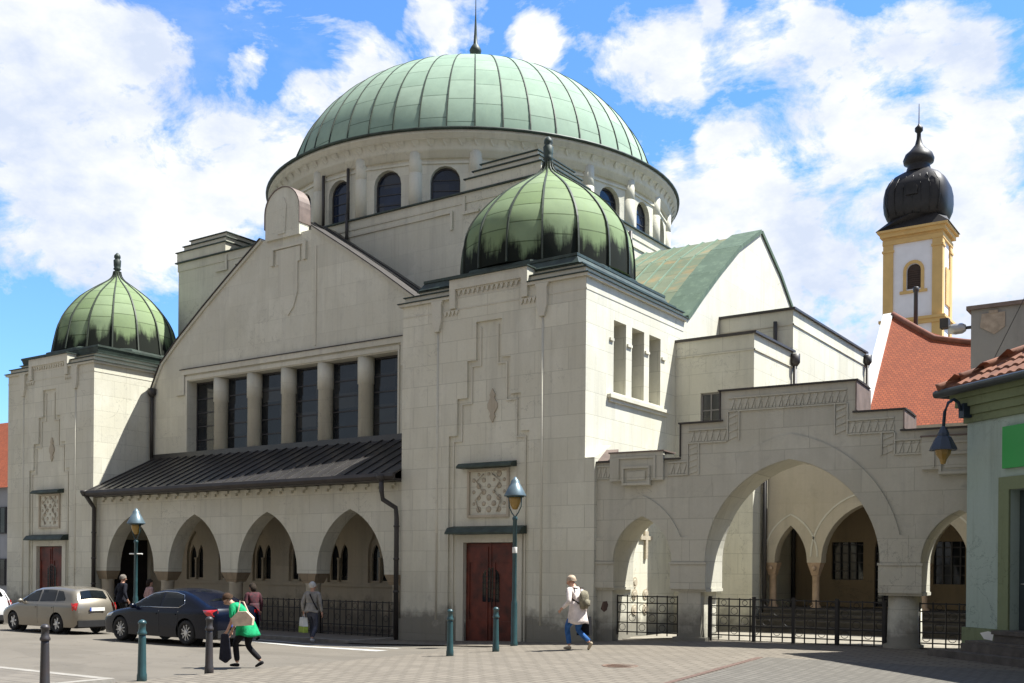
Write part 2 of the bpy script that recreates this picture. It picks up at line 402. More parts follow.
# near pavement corner in the lower left
sheet('near_pavement', -60, -1.4, -40, -13.75, .06, MAT['walk'])
kerb_line('near_pavement_kerb', (-60, -13.75), (-1.4, -13.75), .2, .065)
kerb_line('near_pavement_kerb_side', (-1.4, -13.55), (-1.4, -40), .18, .066)
# worn crossing paint
sheet('road_marking', 0, 9, 0, .5, -.025, MAT['mark'], .5, quad=[(-9.4, -3.35), (-3.0, -4.55), (-3.05, -4.95), (-9.4, -3.6)])
sheet('road_marking', 0, 6, 0, .5, -.025, MAT['mark'], .5, quad=[(-10.5, -2.55), (-3.4, -3.55), (-3.4, -3.75), (-10.5, -2.7)])
# a line of red edging bricks through the plaza
sheet('paver_edging', 0, 6, 0, .2, .004, MAT['redpaver'], .5, quad=[(6.6, -9.6), (6.72, -9.6), (6.3, -3.2), (6.15, -3.2)])
# manhole lid
mb = MB(); mx, my = 4.55, -6.3
mb.lathe((mx, my, g(mx, my) - .03), [(.36, 0), (.36, .036), (.3, .036), (.3, .03), (0, .03)], 28, smooth=False)
for k in range(-3, 4): mb.box(mx - .24, mx + .24, my + k * .07 - .012, my + k * .07 + .012, g(mx, my), g(mx, my) + .006)
tag(mb.build('manhole_cover', M('rusty iron lid', (.16, .1, .07), .7, .3, 8)), 'round rusty manhole cover in the plaza paving', 'manhole cover')
# ------------------------------------------------------------------ synagogue
SYN = thing('synagogue', 'pale stone synagogue with green copper domes and arched porch', 'synagogue', (-14.4, 6, 0))
def part(mb, name, mats, parent=SYN, label=None, **k):
    o = mb.build(name, mats, parent, **k)
    if label: o['label'] = label
    return o

# ---- dome builder (profile from pixel silhouettes)
def dome(mb, c, prof, n_rib, rib=.035, sub=4, phase=0., m_rib=1):
    mb.lathe(c, prof, n_rib * sub, 0, True, phase, uvn=n_rib)
    for k in range(n_rib):
        a = phase + 2 * PI * k / n_rib
        vs = []; fs = []
        t = (-math.sin(a), math.cos(a))
        for i, (r, z) in enumerate(prof):
            w = rib * min(1, .35 + r)
            rr = r + rib * 1.1
            for sgn, q in ((-1, r - .01), (-1, rr), (1, rr), (1, r - .01)):
                vs.append((c[0] + q * math.cos(a) + sgn * w * .5 * t[0], c[1] + q * math.sin(a) + sgn * w * .5 * t[1], c[2] + z))
            if i:
                b = (i - 1) * 4
                for j in range(3): fs.append((b + j, b + j + 1, b + 5 + j, b + 4 + j))
        mb.add(vs, fs, m_rib)
        mb_uvfix = None
OK_ = [(2.62, 0), (2.55, .43), (2.46, .88), (2.345, 1.33), (2.15, 1.73), (1.87, 2.13), (1.52, 2.53), (1.09, 2.88), (.67, 3.18), (.32, 3.43), (.16, 3.63), (.12, 3.82)]
ONION = []
for i in range(len(OK_) - 1):      # Catmull-Rom through the measured radii
    p = [OK_[max(0, i - 1)], OK_[i], OK_[i + 1], OK_[min(len(OK_) - 1, i + 2)]]
    for t_ in (0, .5):
        ONION.append(tuple(.5 * (2 * p[1][k] + (p[2][k] - p[0][k]) * t_ + (2 * p[0][k] - 5 * p[1][k] + 4 * p[2][k] - p[3][k]) * t_ ** 2 + (3 * p[1][k] - p[0][k] - 3 * p[2][k] + p[3][k]) * t_ ** 3) for k in (0, 1)))
ONION.append(OK_[-1])
FIN = [(.12, 0), (.1, .08), (.17, .14), (.13, .2), (.15, .28), (.16, .52), (.1, .58), (.14, .64), (.13, .74), (.04, .84), (0, .86)]

def tower(x0, x1, side_windows):
    cx = (x0 + x1) / 2
    F = FX(0.); FB = FX(.072)
    w = MB()
    H = [(1.43, 5.87), (1.13, 6.95), (.77, 8.03), (.455, 9.14)]
    left = [(cx - 1.43, -.7), (cx - 1.43, 5.87), (cx - 1.13, 5.87), (cx - 1.13, 6.95), (cx - .77, 6.95), (cx - .77, 8.03), (cx - .455, 8.03), (cx - .455, 9.14)]
    right = [(2 * cx - x, z) for x, z in reversed(left)]
    w.extr([(x0, -.7)] + left + right + [(x1, -.7), (x1, 9.92), (x0, 9.92)], 0, .07, F)
    # second, shallower step line inside the niche
    bd = [(x + .13, z - .14 if z > 0 else z) for x, z in left]; bd_in = [(x + .17, z - .18 if z > 0 else z) for x, z in left]
    for sg in (1, -1):
        A_ = [(x if sg == 1 else 2 * cx - x, z) for x, z in bd]; B_ = [(x if sg == 1 else 2 * cx - x, z) for x, z in bd_in]
        st_ = MB()
        for i in range(len(A_) - 1): st_.extr([A_[i], A_[i + 1], B_[i + 1], B_[i]], .035, .0705, F)
        part(st_, 'niche_moulding', MAT['trim'])
    d0 = cx + .05
    w.extr([(x0, -.7), (d0 - .91, -.7), (d0 - .91, 2.72), (d0 + .91, 2.72), (d0 + .91, -.7), (x1, -.7), (x1, 9.92), (x0, 9.92)], 0, .43, FB)
    FR = FS(x1)
    holes = []
    if side_windows: holes = [rect(a, b, 7.0, 9.04) for a, b in ((1.55, 2.28), (2.64, 3.41), (3.74, 4.5))]
    w.extr([(.502, -.7), (6.2, -.7), (6.2, 9.92), (.502, 9.92)], 0, .5, FR, holes)
    w.box(x0, x0 + .4, .502, 6.2, -.7, 9.92); w.box(x0 + .402, x1 - .502, 5.8, 6.2, -.7, 9.92)
    # low plinth of rougher stone either side of the niche
    w.box(x0 - .05, cx - 1.45, -.05, -.002, -.7, .42); w.box(cx + 1.45, x1 + .05, -.05, -.002, -.7, .38)
    part(w, 'tower_wall', MAT['wall'])
    # mouldings
    t = MB()
    t.box(x0 - .09, cx - 1.382, -.09, 6.2, 9.922, 10.0); t.box(cx + 1.382, x1 + .09, -.09, 6.2, 9.922, 10.0); t.box(cx - 1.38, cx + 1.38, 0, 6.2, 9.922, 10.03)
    for p, z0, z1 in ((-.06, 10.032, 10.2), (-.36, 10.232, 10.4)): t.box(x0 - p, x1 + p, -p, 6.2, z0, z1)
    t.box(cx - 1.375, cx + 1.375, .001, .9, 10.036, 10.398); t.box(cx - 1.38, cx + 1.38, -.1, .9, 10.402, 10.46)
    t.box(cx - 1.38, cx + 1.38, -.1, -.003, 10.17, 10.4)
    for sg in (-1, 1):
        q0, q1 = sorted((cx + sg * 1.38, cx + sg * 1.17)); t.box(q0, q1, -.1, -.003, 9.62, 10.168)
    t.box(x0 - .012, x1 + .012, -.012, -.002, 9.58, 9.62); t.box(x1 + .002, x1 + .012, -.012, 6.1, 9.58, 9.62)
    for s in (-1, 1):
        t.tube([(cx + s * 1.86, .006, -.3), (cx + s * 1.86, .006, 9.3)], .04, 8)
        px = cx + s * 1.86
        t.extr([(px - .08, 9.0), (px + .08, 9.0), (px + .17, 9.3), (px + .17, 9.8), (px + .22, 9.915), (px - .22, 9.915), (px - .17, 9.8), (px - .17, 9.3)], -.1, -.002, F)
    part(t, 'tower_cornice', MAT['trim'])
    # tooth frieze
    o = MB(); k = -1.12; o.box(cx - 1.165, cx + 1.165, -.05, -.002, 10.13, 10.168)
    while k < 1.08: o.extr([(cx + k, 10.128), (cx + k + .06, 9.98), (cx + k + .12, 10.128)], -.05, -.003, F); k += .17
    part(o, 'tooth_frieze', MAT['trim'])
    for s in (-1, 1):
        o = MB()
        for j in range(4):
            q = cx + s * (1.15 + j * .14); o.extr([(q - .07, 9.58), (q, 9.42), (q + .07, 9.58)], -.05, -.002, F)
        part(o, 'tooth_frieze', MAT['trim'])
    o = MB()
    # carved panel over the door
    o.box(cx - .74, cx + .74, .0, .071, 3.45, 3.52); o.box(cx - .74, cx + .74, .0, .071, 4.78, 4.85)
    o.box(cx - .74, cx - .67, .0, .071, 3.522, 4.778); o.box(cx + .67, cx + .74, .0, .071, 3.522, 4.778)
    rnd = random.Random(int(cx * 10))
    for i in range(-3, 4):
        for j in range(7):
            if (i + j) % 2: continue
            a = rnd.uniform(.05, .1); X = cx + i * .18; Z = 3.68 + j * .17
            o.lathe((X, .045, Z), [(a, .026), (a * .7, .012), (a * .25, .0), (0, -.002)], 8, axis='y', smooth=True)
    for s in (-1, 1):
        o.tube([(cx + s * .3, .03, 3.6), (cx + s * .45, .02, 3.95), (cx + s * .2, .02, 4.2), (cx + s * .42, .02, 4.5), (cx + s * .15, .02, 4.7)], .02, 6)
    part(o, 'carved_panel', MAT['orn']); o = MB()
    # lozenge
    lz = [(0, 7.16), (.1, 6.98), (.06, 6.9), (.17, 6.72), (.17, 6.6), (.06, 6.44), (.1, 6.36), (0, 6.18)]
    lz = lz + [(-x, z) for x, z in reversed(lz[1:-1])]
    o.extr([(cx + .12 + x, z) for x, z in lz], .025, .071, F)
    o_loz = 0
    part(o, 'lozenge_relief', MAT['orn'])
    # door frame, copper ledges, door
    fr = MB()
    fr.box(d0 - 1.16, d0 - .912, .0, .071, -.4, 2.95); fr.box(d0 + .912, d0 + 1.16, .0, .071, -.4, 2.95); fr.box(d0 - .91, d0 + .91, .0, .071, 2.722, 2.95)
    part(fr, 'door_frame', MAT['trim'])
    for hw, z, hh, pr in ((1.33, 2.96, .24, .3), (.97, 4.88, .17, .24)):
        l = MB()
        l.extr([(-pr, 0), (-pr, .05), (-pr * .6, hh * .8), (.07, hh), (.07, 0)], cx - hw, cx + hw, lambda a, b, c: (c, a, z + b))
        part(l, 'door_canopy', MAT['copper_dark'])
    d = MB()
    d.box(d0 - .9, d0 - .02, .15, .21, -.35, 2.7); d.box(d0 + .02, d0 + .9, .15, .21, -.35, 2.7); d.box(d0 - .02, d0 + .02, .13, .21, -.35, 2.7)
    for s in (-1, 1):
        a, b = sorted((d0 + s * .1, d0 + s * .82))
        for zz0, zz1 in ((-.15, .45), (2.15, 2.6)):
            d.box(a, b, .125, .148, zz0, zz1)
        d.box(a, a + .06, .125, .148, .47, 2.13); d.box(b - .06, b, .125, .148, .47, 2.13)
    dr = part(d, 'door', MAT['door'])
    gl = MB(); gl.extr(rarch(d0, .3, 1.7, 1.0), .138, .147, F); part(gl, 'door_glass', MAT['glass'], dr)
    gr = MB()
    for k in range(-3, 4): gr.tube([(d0 + k * .09, .115, 1.0), (d0 + k * .09, .115, 1.95 - abs(k) * .04)], .007, 5)
    for k in range(5): gr.tube([(d0 - .3, .115, 1.05 + k * .17), (d0 + .3, .115, 1.05 + k * .17)], .007, 5)
    part(gr, 'door_grille', MAT['ironblk'], dr)
    hd = MB(); hd.tube([(d0 + .07, .12, .85), (d0 + .07, .1, .9), (d0 + .07, .1, 1.05), (d0 + .07, .12, 1.1)], .015, 6); part(hd, 'door_handle', MAT['ironblk'], dr)
    # eaves
    e = MB()
    for p, z in ((.13, 10.002), (.0, 10.202), (-.3, 10.402)):
        if z < 10.3:
            e.box(x0 - p, cx - 1.382, -p, 6.22, z, z + .028); e.box(cx + 1.382, x1 + p, -p, 6.22, z, z + .028); e.box(cx - 1.38, cx + 1.38, .4, 6.22, z, z + .028)
        else: e.box(x0 - p, x1 + p, .91, 6.22, z, z + .03); e.box(x0 - p, cx - 1.382, -p, .908, z, z + .03); e.box(cx + 1.382, x1 + p, -p, .908, z, z + .03)
    e.box(cx - 1.43, cx + 1.43, -.16, 1.0, 10.462, 10.5)
    c = (cx, 3.1)
    def sq(h, z): return [(cx - h, 3.1 - h, z), (cx + h, 3.1 - h, z), (cx + h, 3.1 + h, z), (cx - h, 3.1 + h, z)]
    hx = (x1 - x0) / 2
    for h0, z0, h1, z1 in ((hx - .4, 10.434, 2.72, 10.66), (2.74, 10.662, 2.74, 10.74)):
        e.add(sq(h0, z0) + sq(h1, z1), [(0, 3, 2, 1), (4, 5, 6, 7)] + [(i, (i + 1) % 4, 4 + (i + 1) % 4, 4 + i) for i in range(4)])
    e.lathe((cx, 3.1, 0), [(2.84, 10.742), (2.82, 10.84), (2.66, 10.9)], 8, smooth=False, phase=PI / 8)
    part(e, 'tower_eaves', MAT['copper_dark'])
    dm = MB(); dome(dm, (cx, 3.1, 0), [(r * (1.03 if side_windows else .99) * (1 + (.075 * math.sin(PI * z / 3.82) if side_windows else 0)), 10.87 + z) for r, z in ONION], 16, .05, 3, phase=.12)
    ob = part(dm, 'tower_dome', [MAT['copper_small'], MAT['seam']], normals=False)
    f = MB(); f.lathe((cx, 3.1, 14.66), FIN, 12); part(f, 'finial', MAT['copper_dark'], ob)
    if side_windows:
        for a, b in ((1.55, 2.28), (2.64, 3.41), (3.74, 4.5)):
            wd = MB()
            wd.box(a, b, .4, .46, 7.0, 7.06, FR); wd.box(a, b, .4, .46, 8.98, 9.04, FR); wd.box(a, a + .05, .4, .46, 7.06, 8.98, FR); wd.box(b - .05, b, .4, .46, 7.06, 8.98, FR)
            wo = part(wd, 'slit_window', MAT['frame'])
            gp = MB(); gp.box(a + .052, b - .052, .43, .44, 7.062, 8.978, FR); part(gp, 'pane', MAT['glass'], wo)
        tr = MB(); tr.box(1.2, 5.0, -.12, -.002, 6.8, 6.9, FR); tr.box(1.28, 4.92, -.06, -.002, 6.7, 6.798, FR)
        for a, b in ((1.3, 1.5), (2.33, 2.6), (3.45, 3.7), (4.55, 4.8)):
            tr.box(a, b, -.05, -.002, 8.42, 8.5, FR)
        part(tr, 'window_sill', MAT['trim'])
tower(-6.5, 0.0, True)
tower(-28.47, -22.35, False)

# ---- hall front (recessed between the towers)
HY = 2.68; F = FX(HY); HX = -14.45
hw = MB()
gl = [(-22.348, 9.0), (-21.66, 10.15), (-20.65, 10.98), (-19.06, 12.1), (-17.6, 13.07), (-15.75, 14.25)]
gr_ = [(2 * HX - x, z) for x, z in reversed(gl)]
gr_[-1] = (-6.502, 9.0)
hw.extr([(-22.348, 6.3)] + gl + gr_ + [(-6.502, 6.3)], 0, .5, F, [rect(-20.05, -8.98, 6.45, 9.36)])
hw.extr([(-22.348, 11.0), (-22.348, 11.001), (-22.347, 11.0)], .2, .21, F) if False else None
part(hw, 'gable_wall', MAT['wall_hi'])
ac = MB()
ax = -14.6
ac.extr([(ax - .9, 14.16), (ax - .9, 15.16)] + [(ax - .9 * math.cos(PI * i / 14), 15.16 + .86 * math.sin(PI * i / 14)) for i in range(1, 14)] + [(ax + .9, 15.16), (ax + .9, 14.16)], -.12, .36, F)
ac.box(ax - 1.15, ax + 1.15, -.16, .5, 14.0, 14.1, F) if False else None
ac.extr([(ax - .18, 14.3), (ax - .25, 15.3), (ax - .12, 15.62), (ax + .12, 15.62), (ax + .25, 15.3), (ax + .18, 14.3)], -.16, -.122, F)
part(ac, 'gable_crest', MAT['wall_hi'])
cr = MB()
cp = [(ax - .935, 14.6), (ax - .935, 15.16)] + [(ax - .935 * math.cos(PI * i / 14), 15.16 + .895 * math.sin(PI * i / 14)) for i in range(1, 14)] + [(ax + .935, 15.16), (ax + .935, 14.6)]
ci = [(x * .965 + ax * .035, z - .032) for x, z in cp]
for i in range(len(cp) - 1):
    q = [cp[i], cp[i + 1], ci[i + 1], ci[i]]
    cr.extr(q, -.15, .42, F)
part(cr, 'crest_capping', MAT['coping'])
# coping along the rake
for line in (gl, gr_):
    ck = MB(); cd = MB()
    for (a, za), (b, zb) in zip(line, line[1:]):
        t = Vector((b - a, zb - za)).normalized(); nn = Vector((-t.y, t.x))
        a_, b_ = Vector((a, za)), Vector((b, zb))
        ck.extr([tuple(a_ + nn * .003), tuple(b_ + nn * .003), tuple(b_ + nn * .1), tuple(a_ + nn * .1)], -.08, .5, F)
        cd.extr([tuple(a_ + nn * .103), tuple(b_ + nn * .103), tuple(b_ + nn * .14), tuple(a_ + nn * .14)], -.13, .56, F)
    part(ck, 'gable_coping', MAT['trim']); part(cd, 'gable_flashing', MAT['metal_dark'])
# shield relief and thin line work
sh = MB()
so = [(-.62, 13.75), (.62, 13.75), (.62, 13.2), (.5, 13.2), (.5, 12.1), (.3, 11.55), (0, 11.25), (-.3, 11.55), (-.5, 12.1), (-.5, 13.2), (-.62, 13.2)]
sh.extr([(ax + .25 + x, z) for x, z in so], -.05, -.002, F)
sh.box(ax - .55 + .0, ax + 1.2, -.09, -.002, 13.78, 13.88, F)
for s in (-.6, 1.1): sh.box(ax + s - .05, ax + s + .1, -.1, -.002, 13.2, 13.778, F)
sh.box(ax + 1.62, ax + 1.7, -.03, -.002, 10.0, 13.6, F)
part(sh, 'shield_relief', MAT['trim'])
# label moulding round the window band
lb = MB()
lb.box(-20.4, -8.6, -.1, -.002, 9.62, 9.82, F); lb.box(-20.4, -20.2, -.1, -.002, 8.95, 9.618, F); lb.box(-8.8, -8.6, -.1, -.002, 8.95, 9.618, F)
lb.box(-20.7, -20.2, -.1, -.002, 8.82, 8.948, F); lb.box(-8.8, -8.3, -.1, -.002, 8.82, 8.948, F)
lb.box(-20.19, -8.89, -.05, -.002, 9.4, 9.55, F)
lb.box(-20.18, -20.06, -.05, -.002, 6.46, 9.398, F); lb.box(-8.97, -8.9, -.05, -.002, 6.46, 9.398, F)
part(lb, 'window_band_moulding', MAT['trim'])
cdk = MB(); cdk.box(-20.45, -8.55, -.14, -.002, 9.822, 9.85, F); part(cdk, 'moulding_flashing', MAT['metal_dark'])
cxs = [-18.4, -16.47, -14.6, -12.7, -10.73]
for c in cxs:
    m = MB(); m.lathe((c, HY + .3, 0), [(.275, 6.46), (.27, 8.42), (.3, 8.43), (.305, 9.355)], 20); part(m, 'window_column', MAT['wall_hi'])
edges = [-20.05] + cxs + [-8.98]
for i in range(6):
    a = edges[i] + (0 if i == 0 else .1); b = edges[i + 1] - (0 if i == 5 else .1)
    m = MB()
    m.box(a, a + .06, .42, .5, 6.46, 9.35, F); m.box(b - .06, b, .42, .5, 6.46, 9.35, F)
    for z in (6.46, 7.0, 7.55, 8.1, 8.65, 9.29): m.box(a + .062, b - .062, .43, .49, z, z + .05, F)
    wo = part(m, 'hall_window', MAT['frame'])
    p = MB(); p.box(a + .03, b - .03, .455, .465, 6.47, 9.34, F); part(p, 'pane', MAT['glass'], wo)
# ---- porch roof, gutter, downpipes
aw = MB()
A0, A1, ya, za, yb, zb = -22.34, -6.51, HY - .01, 6.36, -.38, 4.84
aw.extr([(ya, za), (yb, zb), (yb, zb - .06), (ya, za - .1)], A0, A1, lambda a, b, c: (c, a, b))
x = A0 + .25
while x < A1:
    aw.extr([(ya, za + .002), (yb, zb + .002), (yb, zb + .045), (ya, za + .045)], x - .014, x + .014, lambda a, b, c: (c, a, b)); x += .52
aw.box(A0, A1, HY - .09, HY - .003, 6.30, 6.52)
rf = part(aw, 'porch_roof', MAT['roofdark'])
gt = MB()
gt.extr([(-.42, 4.86), (-.52, 4.84), (-.55, 4.74), (-.49, 4.66), (-.41, 4.66)], -22.34, -6.4, lambda a, b, c: (c, a, b))
gt.box(-22.34, -6.51, -.4, .14, 4.62, 4.7)
part(gt, 'gutter', MAT['metal_dark'], rf)
for path, r in (([(-6.9, -.48, 4.7), (-6.9, -.46, 4.3), (-6.9, -.4, 4.05), (-6.62, -.12, 3.8), (-6.6, -.1, 3.5), (-6.6, -.1, -.25)], .075),
                ([(-22.2, -.48, 4.75), (-22.22, -.2, 4.4), (-22.2, -.06, 4.2), (-22.2, -.06, -.25)], .08),
                ([(-22.2, HY - .12, 9.0), (-22.2, HY - .12, 6.4)], .07)):
    m = MB(); m.tube(path, r, 10)
    if r != .07:
        for z in (3.2, 2.2, 1.2): m.lathe((path[-1][0], path[-1][1], z), [(r, 0), (r + .02, .01), (r + .02, .06), (r, .07)], 10)
        m.lathe((path[0][0], path[0][1], path[0][2] - .12), [(.07, 0), (.16, .14), (.16, .22), (.02, .24)], 10)
    else: m.lathe((path[0][0], path[0][1], 8.9), [(.07, 0), (.17, .12), (.17, .35), (.02, .36)], 8)
    part(m, 'downpipe', MAT['pipe'])
# ---- porch arcade
aw_ = MB(); FA = FX(.15)
ARC = [-20.2, -16.42, -12.62, -8.78]; hwid = 1.47
# outline runs along the underside through the arches
out = [(-22.348, 1.75)]
for c in ARC: out += arch(c, hwid, 1.78, 3.83, 1.75, 12)
out += [(-6.502, 1.75), (-6.502, 4.618), (-22.348, 4.618)]
aw_.extr(out, 0, .62, FA)
part(aw_, 'arcade_wall', MAT['wall'])
x = -21.9
while x < -6.7:
    cb = MB(); cb.extr([(x, 4.6), (x, 4.42), (x + .09, 4.42), (x + .09, 4.51), (x + .2, 4.51), (x + .2, 4.6)], -.1, -.002, FA); x += .55
    part(cb, 'corbel', MAT['trim'])
pc = [-22.0] + [(a + b) / 2 for a, b in zip(ARC, ARC[1:])] + [-6.9]
for i, c in enumerate(pc):
    m = MB(); w0 = .42
    fw_ = {0: (-22.348, -21.67), 5 - 1: (-7.31, -6.502)}.get(i, (c - w0, c + w0))
    a, b = fw_
    q = (a + b) / 2
    m.add([(a, .15, 1.748), (b, .15, 1.748), (b, .77, 1.748), (a, .77, 1.748), (q - .26, .24, 1.42), (q + .26, .24, 1.42), (q + .26, .68, 1.42), (q - .26, .68, 1.42)],
          [(0, 1, 2, 3), (7, 6, 5, 4), (0, 4, 5, 1), (1, 5, 6, 2), (2, 6, 7, 3), (3, 7, 4, 0)])
    po = part(m, 'arcade_pier', MAT['worn'])
    m = MB(); m.lathe((q, .46, 0), [(.3, -.5), (.3, -.05), (.25, .0), (.24, 1.36), (.27, 1.42)], 16); part(m, 'column_shaft', MAT['creamwall'], po)
# porch interior
pf = MB(); pf.box(-22.348, -6.502, .16, HY - .003, -.5, -.16); part(pf, 'porch_floor', MAT['walk'])
pcg = MB(); pcg.box(-22.34, -6.51, .772, HY - .01, 4.35, 4.45); part(pcg, 'porch_ceiling', MAT['creamwall'])
bw = MB(); groups = [-19.55, -17.62, -15.68, -13.72, -11.75, -9.8, -7.9]
holes = [arch(c, .5, 2.4, 3.35, 1.42, 6) for c in groups]
bw.extr([(-22.348, -.7), (-6.502, -.7), (-6.502, 6.298), (-22.348, 6.298)], 0, .5, F, holes)
bw.box(-22.3, -6.55, -.06, -.002, 1.28, 1.38, F)
part(bw, 'porch_back_wall', MAT['creamwall'])
for c in groups:
    m = MB()
    m.extr(arch(c, .498, 2.4, 3.34, 1.422, 6), .12, .2, F, [arch(c - .235, .19, 2.3, 2.8, 1.5, 5), arch(c + .235, .19, 2.3, 2.8, 1.5, 5)])
    m.lathe((c, HY + .06, 0), [(.07, 1.45), (.045, 1.52), (.045, 2.2), (.08, 2.3)], 10)
    wo = part(m, 'twin_window', MAT['creamwall'])
    p = MB(); p.extr(arch(c, .49, 2.4, 3.3, 1.43, 6), .24, .25, F); part(p, 'pane', MAT['glass'], wo)
sd = MB(); sd.box(-22.346, -22.33, .95, 2.5, -.3, 3.0); part(sd, 'dark_doorway_sheet', MAT['void'])  # thin black sheet standing in for the darkness of an open doorway

# ---- hall roof behind the gable
hr = MB()
prof = [(x, z - .02) for x, z in gl[1:]] + [(HX, 15.1)] + [(x, z - .02) for x, z in gr_[:-1]]
hr.extr([(-21.66, 9.3)] + prof + [(2 * HX + 21.66, 9.3)], HY + .505, 5.19, lambda a, b, c: (a, c, b))
for y in (3.6, 4.1, 4.6):
    for (a, za), (b, zb) in zip(prof, prof[1:]):
        hr.add([(a, y - .02, za), (b, y - .02, zb), (b, y + .02, zb), (a, y + .02, za), (a, y - .02, za + .05), (b, y - .02, zb + .05), (b, y + .02, zb + .05), (a, y + .02, za + .05)], [(4, 5, 6, 7), (0, 1, 5, 4), (3, 7, 6, 2)])
part(hr, 'hall_roof', MAT['roofdark'])

# ---- crossing block
CX0, CX1, CY0, CY1 = -23.98, -4.9, 5.2, 22.8
cr = MB()
cr.box(CX0, CX1, CY0, CY1, 5.0, 14.95)
part(cr, 'crossing_block', MAT['wall_hi'])
ct = MB(); cf = MB()
ct.box(CX0 - .03, CX1 + .03, CY0 - .03, CY1 + .03, 14.952, 15.3)
cf.box(CX0 - .12, CX1 + .12, CY0 - .12, CY1 + .12, 15.302, 15.35)
for sx in (0, 1):
    for sy in (0, 1):
        a = CX0 if sx == 0 else CX1 - 3.1; b = a + 3.1; c = CY0 if sy == 0 else CY1 - 3.1; d = c + 3.1
        for ins, z0, z1 in ((-.05, 15.352, 15.76), (.16, 15.802, 16.06), (.36, 16.102, 16.34)):
            ct.box(a + ins, b - ins, c + ins, d - ins, z0, z1)
            cf.box(a + ins - .06, b - ins + .06, c + ins - .06, d - ins + .06, z1 + .002, z1 + .04)
        # stepped label on the front face
        if sy == 0:
            e = b if sx == 0 else a; s = 1 if sx == 0 else -1
            for q0, q1, z0, z1 in ((e + s * .05, e + s * .17, 14.55, 15.2), (e - s * .55, e + s * .05, 14.55, 14.66), (e + s * .62, e + s * .72, 14.1, 14.7), (e + s * .62, e + s * 1.4, 14.702, 14.78)):
                ct.box(min(q0, q1), max(q0, q1), CY0 - .08, CY0 - .032, z0, z1)
ct.box(CX0 + 3.9, CX1 - 3.9, CY0 - .05, CY0 - .002, 14.7, 14.78)
ct.box(CX1 + .002, CX1 + .05, CY0 + .2, CY1 - .2, 14.6, 14.7)
part(ct, 'crossing_cornice', MAT['trim']); part(cf, 'crossing_flashing', MAT['copper_dark'])
m = MB(); m.tube([(-13.73, CY0 - .12, 15.6), (-13.73, CY0 - .12, 14.4)], .06, 8); part(m, 'downpipe', MAT['pipe'])
m = MB(); m.tube([(CX1 + .1, 11.5, 15.1), (CX1 + .1, 11.5, 12.6)], .07, 8); part(m, 'downpipe', MAT['pipe'])

# ---- drum
DX, DY = -14.26, 14.0; N = 24; DR = 8.8
a_cam = math.atan2(-24.3 - DY, 14.32 - DX)
ph = a_cam + R(.3)
dr = MB(); dcol = MB(); wins = []
for k in range(N):
    a0, a1 = ph + 2 * PI * k / N, ph + 2 * PI * (k + 1) / N
    p0 = Vector((DX + DR * math.cos(a0), DY + DR * math.sin(a0))); p1 = Vector((DX + DR * math.cos(a1), DY + DR * math.sin(a1)))
    u = (p1 - p0); L = u.length; u /= L; nn = Vector((u.y, -u.x))
    if nn.dot(p0 - Vector((DX, DY))) < 0: nn = -nn
    def FD(s, z, d, p0=p0, u=u, nn=nn): return (p0.x + u.x * s - nn.x * d, p0.y + u.y * s - nn.y * d, z)
    dr.extr(rect(0, L, 15.36, 17.6), 0, .45, FD, [rarch(L / 2, .57, 16.52, 15.37, 8)])
    for z0, z1, p in ((17.16, 17.24, .05),): dr.box(.1, L - .1, -p, -.002, z0, z1, FD)
    ra = [(L / 2 - .62 * math.cos(PI * i / 10), 16.56 + .62 * math.sin(PI * i / 10)) for i in range(11)]
    dcol = MB(); dcol.lathe((DX + 8.7 * math.cos(a0), DY + 8.7 * math.sin(a0), 0), [(.27, 15.36), (.27, 16.82), (.255, 16.83), (.255, 16.85), (.27, 16.86), (.27, 17.6)], 14); part(dcol, 'drum_column', MAT['trim'])
    if math.cos((a0 + a1) / 2 - a_cam) > .1:
        w = MB()
        w.extr(rarch(L / 2, .565, 16.52, 15.375, 8), .2, .26, FD, [rarch(L / 2, .5, 16.52, 15.43, 8)])
        for z in (15.8, 16.2, 16.6): w.box(L / 2 - .499, L / 2 + .499, .21, .25, z, z + .035, FD)
        wo = part(w, 'drum_window', MAT['frame'])
        p = MB(); p.extr(rarch(L / 2, .53, 16.52, 15.4, 8), .235, .245, FD); part(p, 'pane', MAT['glass_drum'], wo)
part(dr, 'drum_wall', MAT['wall_hi']); pass
co = MB()
co.lathe((DX, DY, 0), [(8.7, 17.35), (8.86, 17.36), (8.86, 17.55), (8.93, 17.58), (8.95, 17.68), (9.0, 17.83), (9.1, 17.96), (9.16, 17.98), (9.16, 18.12), (9.22, 18.14), (9.22, 18.25), (8.4, 18.25), (8.4, 17.35), (8.7, 17.35)], 96)
for k in range(96):
    a = 2 * PI * k / 96; t = Vector((-math.sin(a), math.cos(a), 0)); r_ = Vector((math.cos(a), math.sin(a), 0)); c = Vector((DX, DY, 0))
    P = lambda rr, tt, z: tuple(c + r_ * rr + t * tt + Vector((0, 0, z)))
    co.add([P(9.0, -.14, 17.8), P(9.0, .14, 17.8), P(9.13, .14, 17.95), P(9.13, -.14, 17.95), P(8.97, 0, 17.72), P(9.08, 0, 17.95)], [(0, 4, 1), (0, 1, 2, 3), (4, 0, 3, 5), (1, 4, 5, 2)]) if k % 1 == 0 else None
part(co, 'drum_cornice', MAT['trim'])
gu = MB(); gu.lathe((DX, DY, 0), [(9.18, 18.252), (9.32, 18.26), (9.33, 18.33), (9.25, 18.35), (8.9, 18.34), (8.4, 18.34), (8.4, 18.252)], 96)
part(gu, 'drum_gutter', MAT['copper_dark'])
dm = MB()
a_, h_ = 8.3, 6.08
prof = []
for i in range(25):
    t = PI / 2 * i / 24
    r = a_ * math.cos(t); z = 18.28 + h_ * math.sin(t)
    prof.append((max(r, .12), z))
dome(dm, (DX - .04, DY, 0), prof, 48, .036, 2, phase=ph)
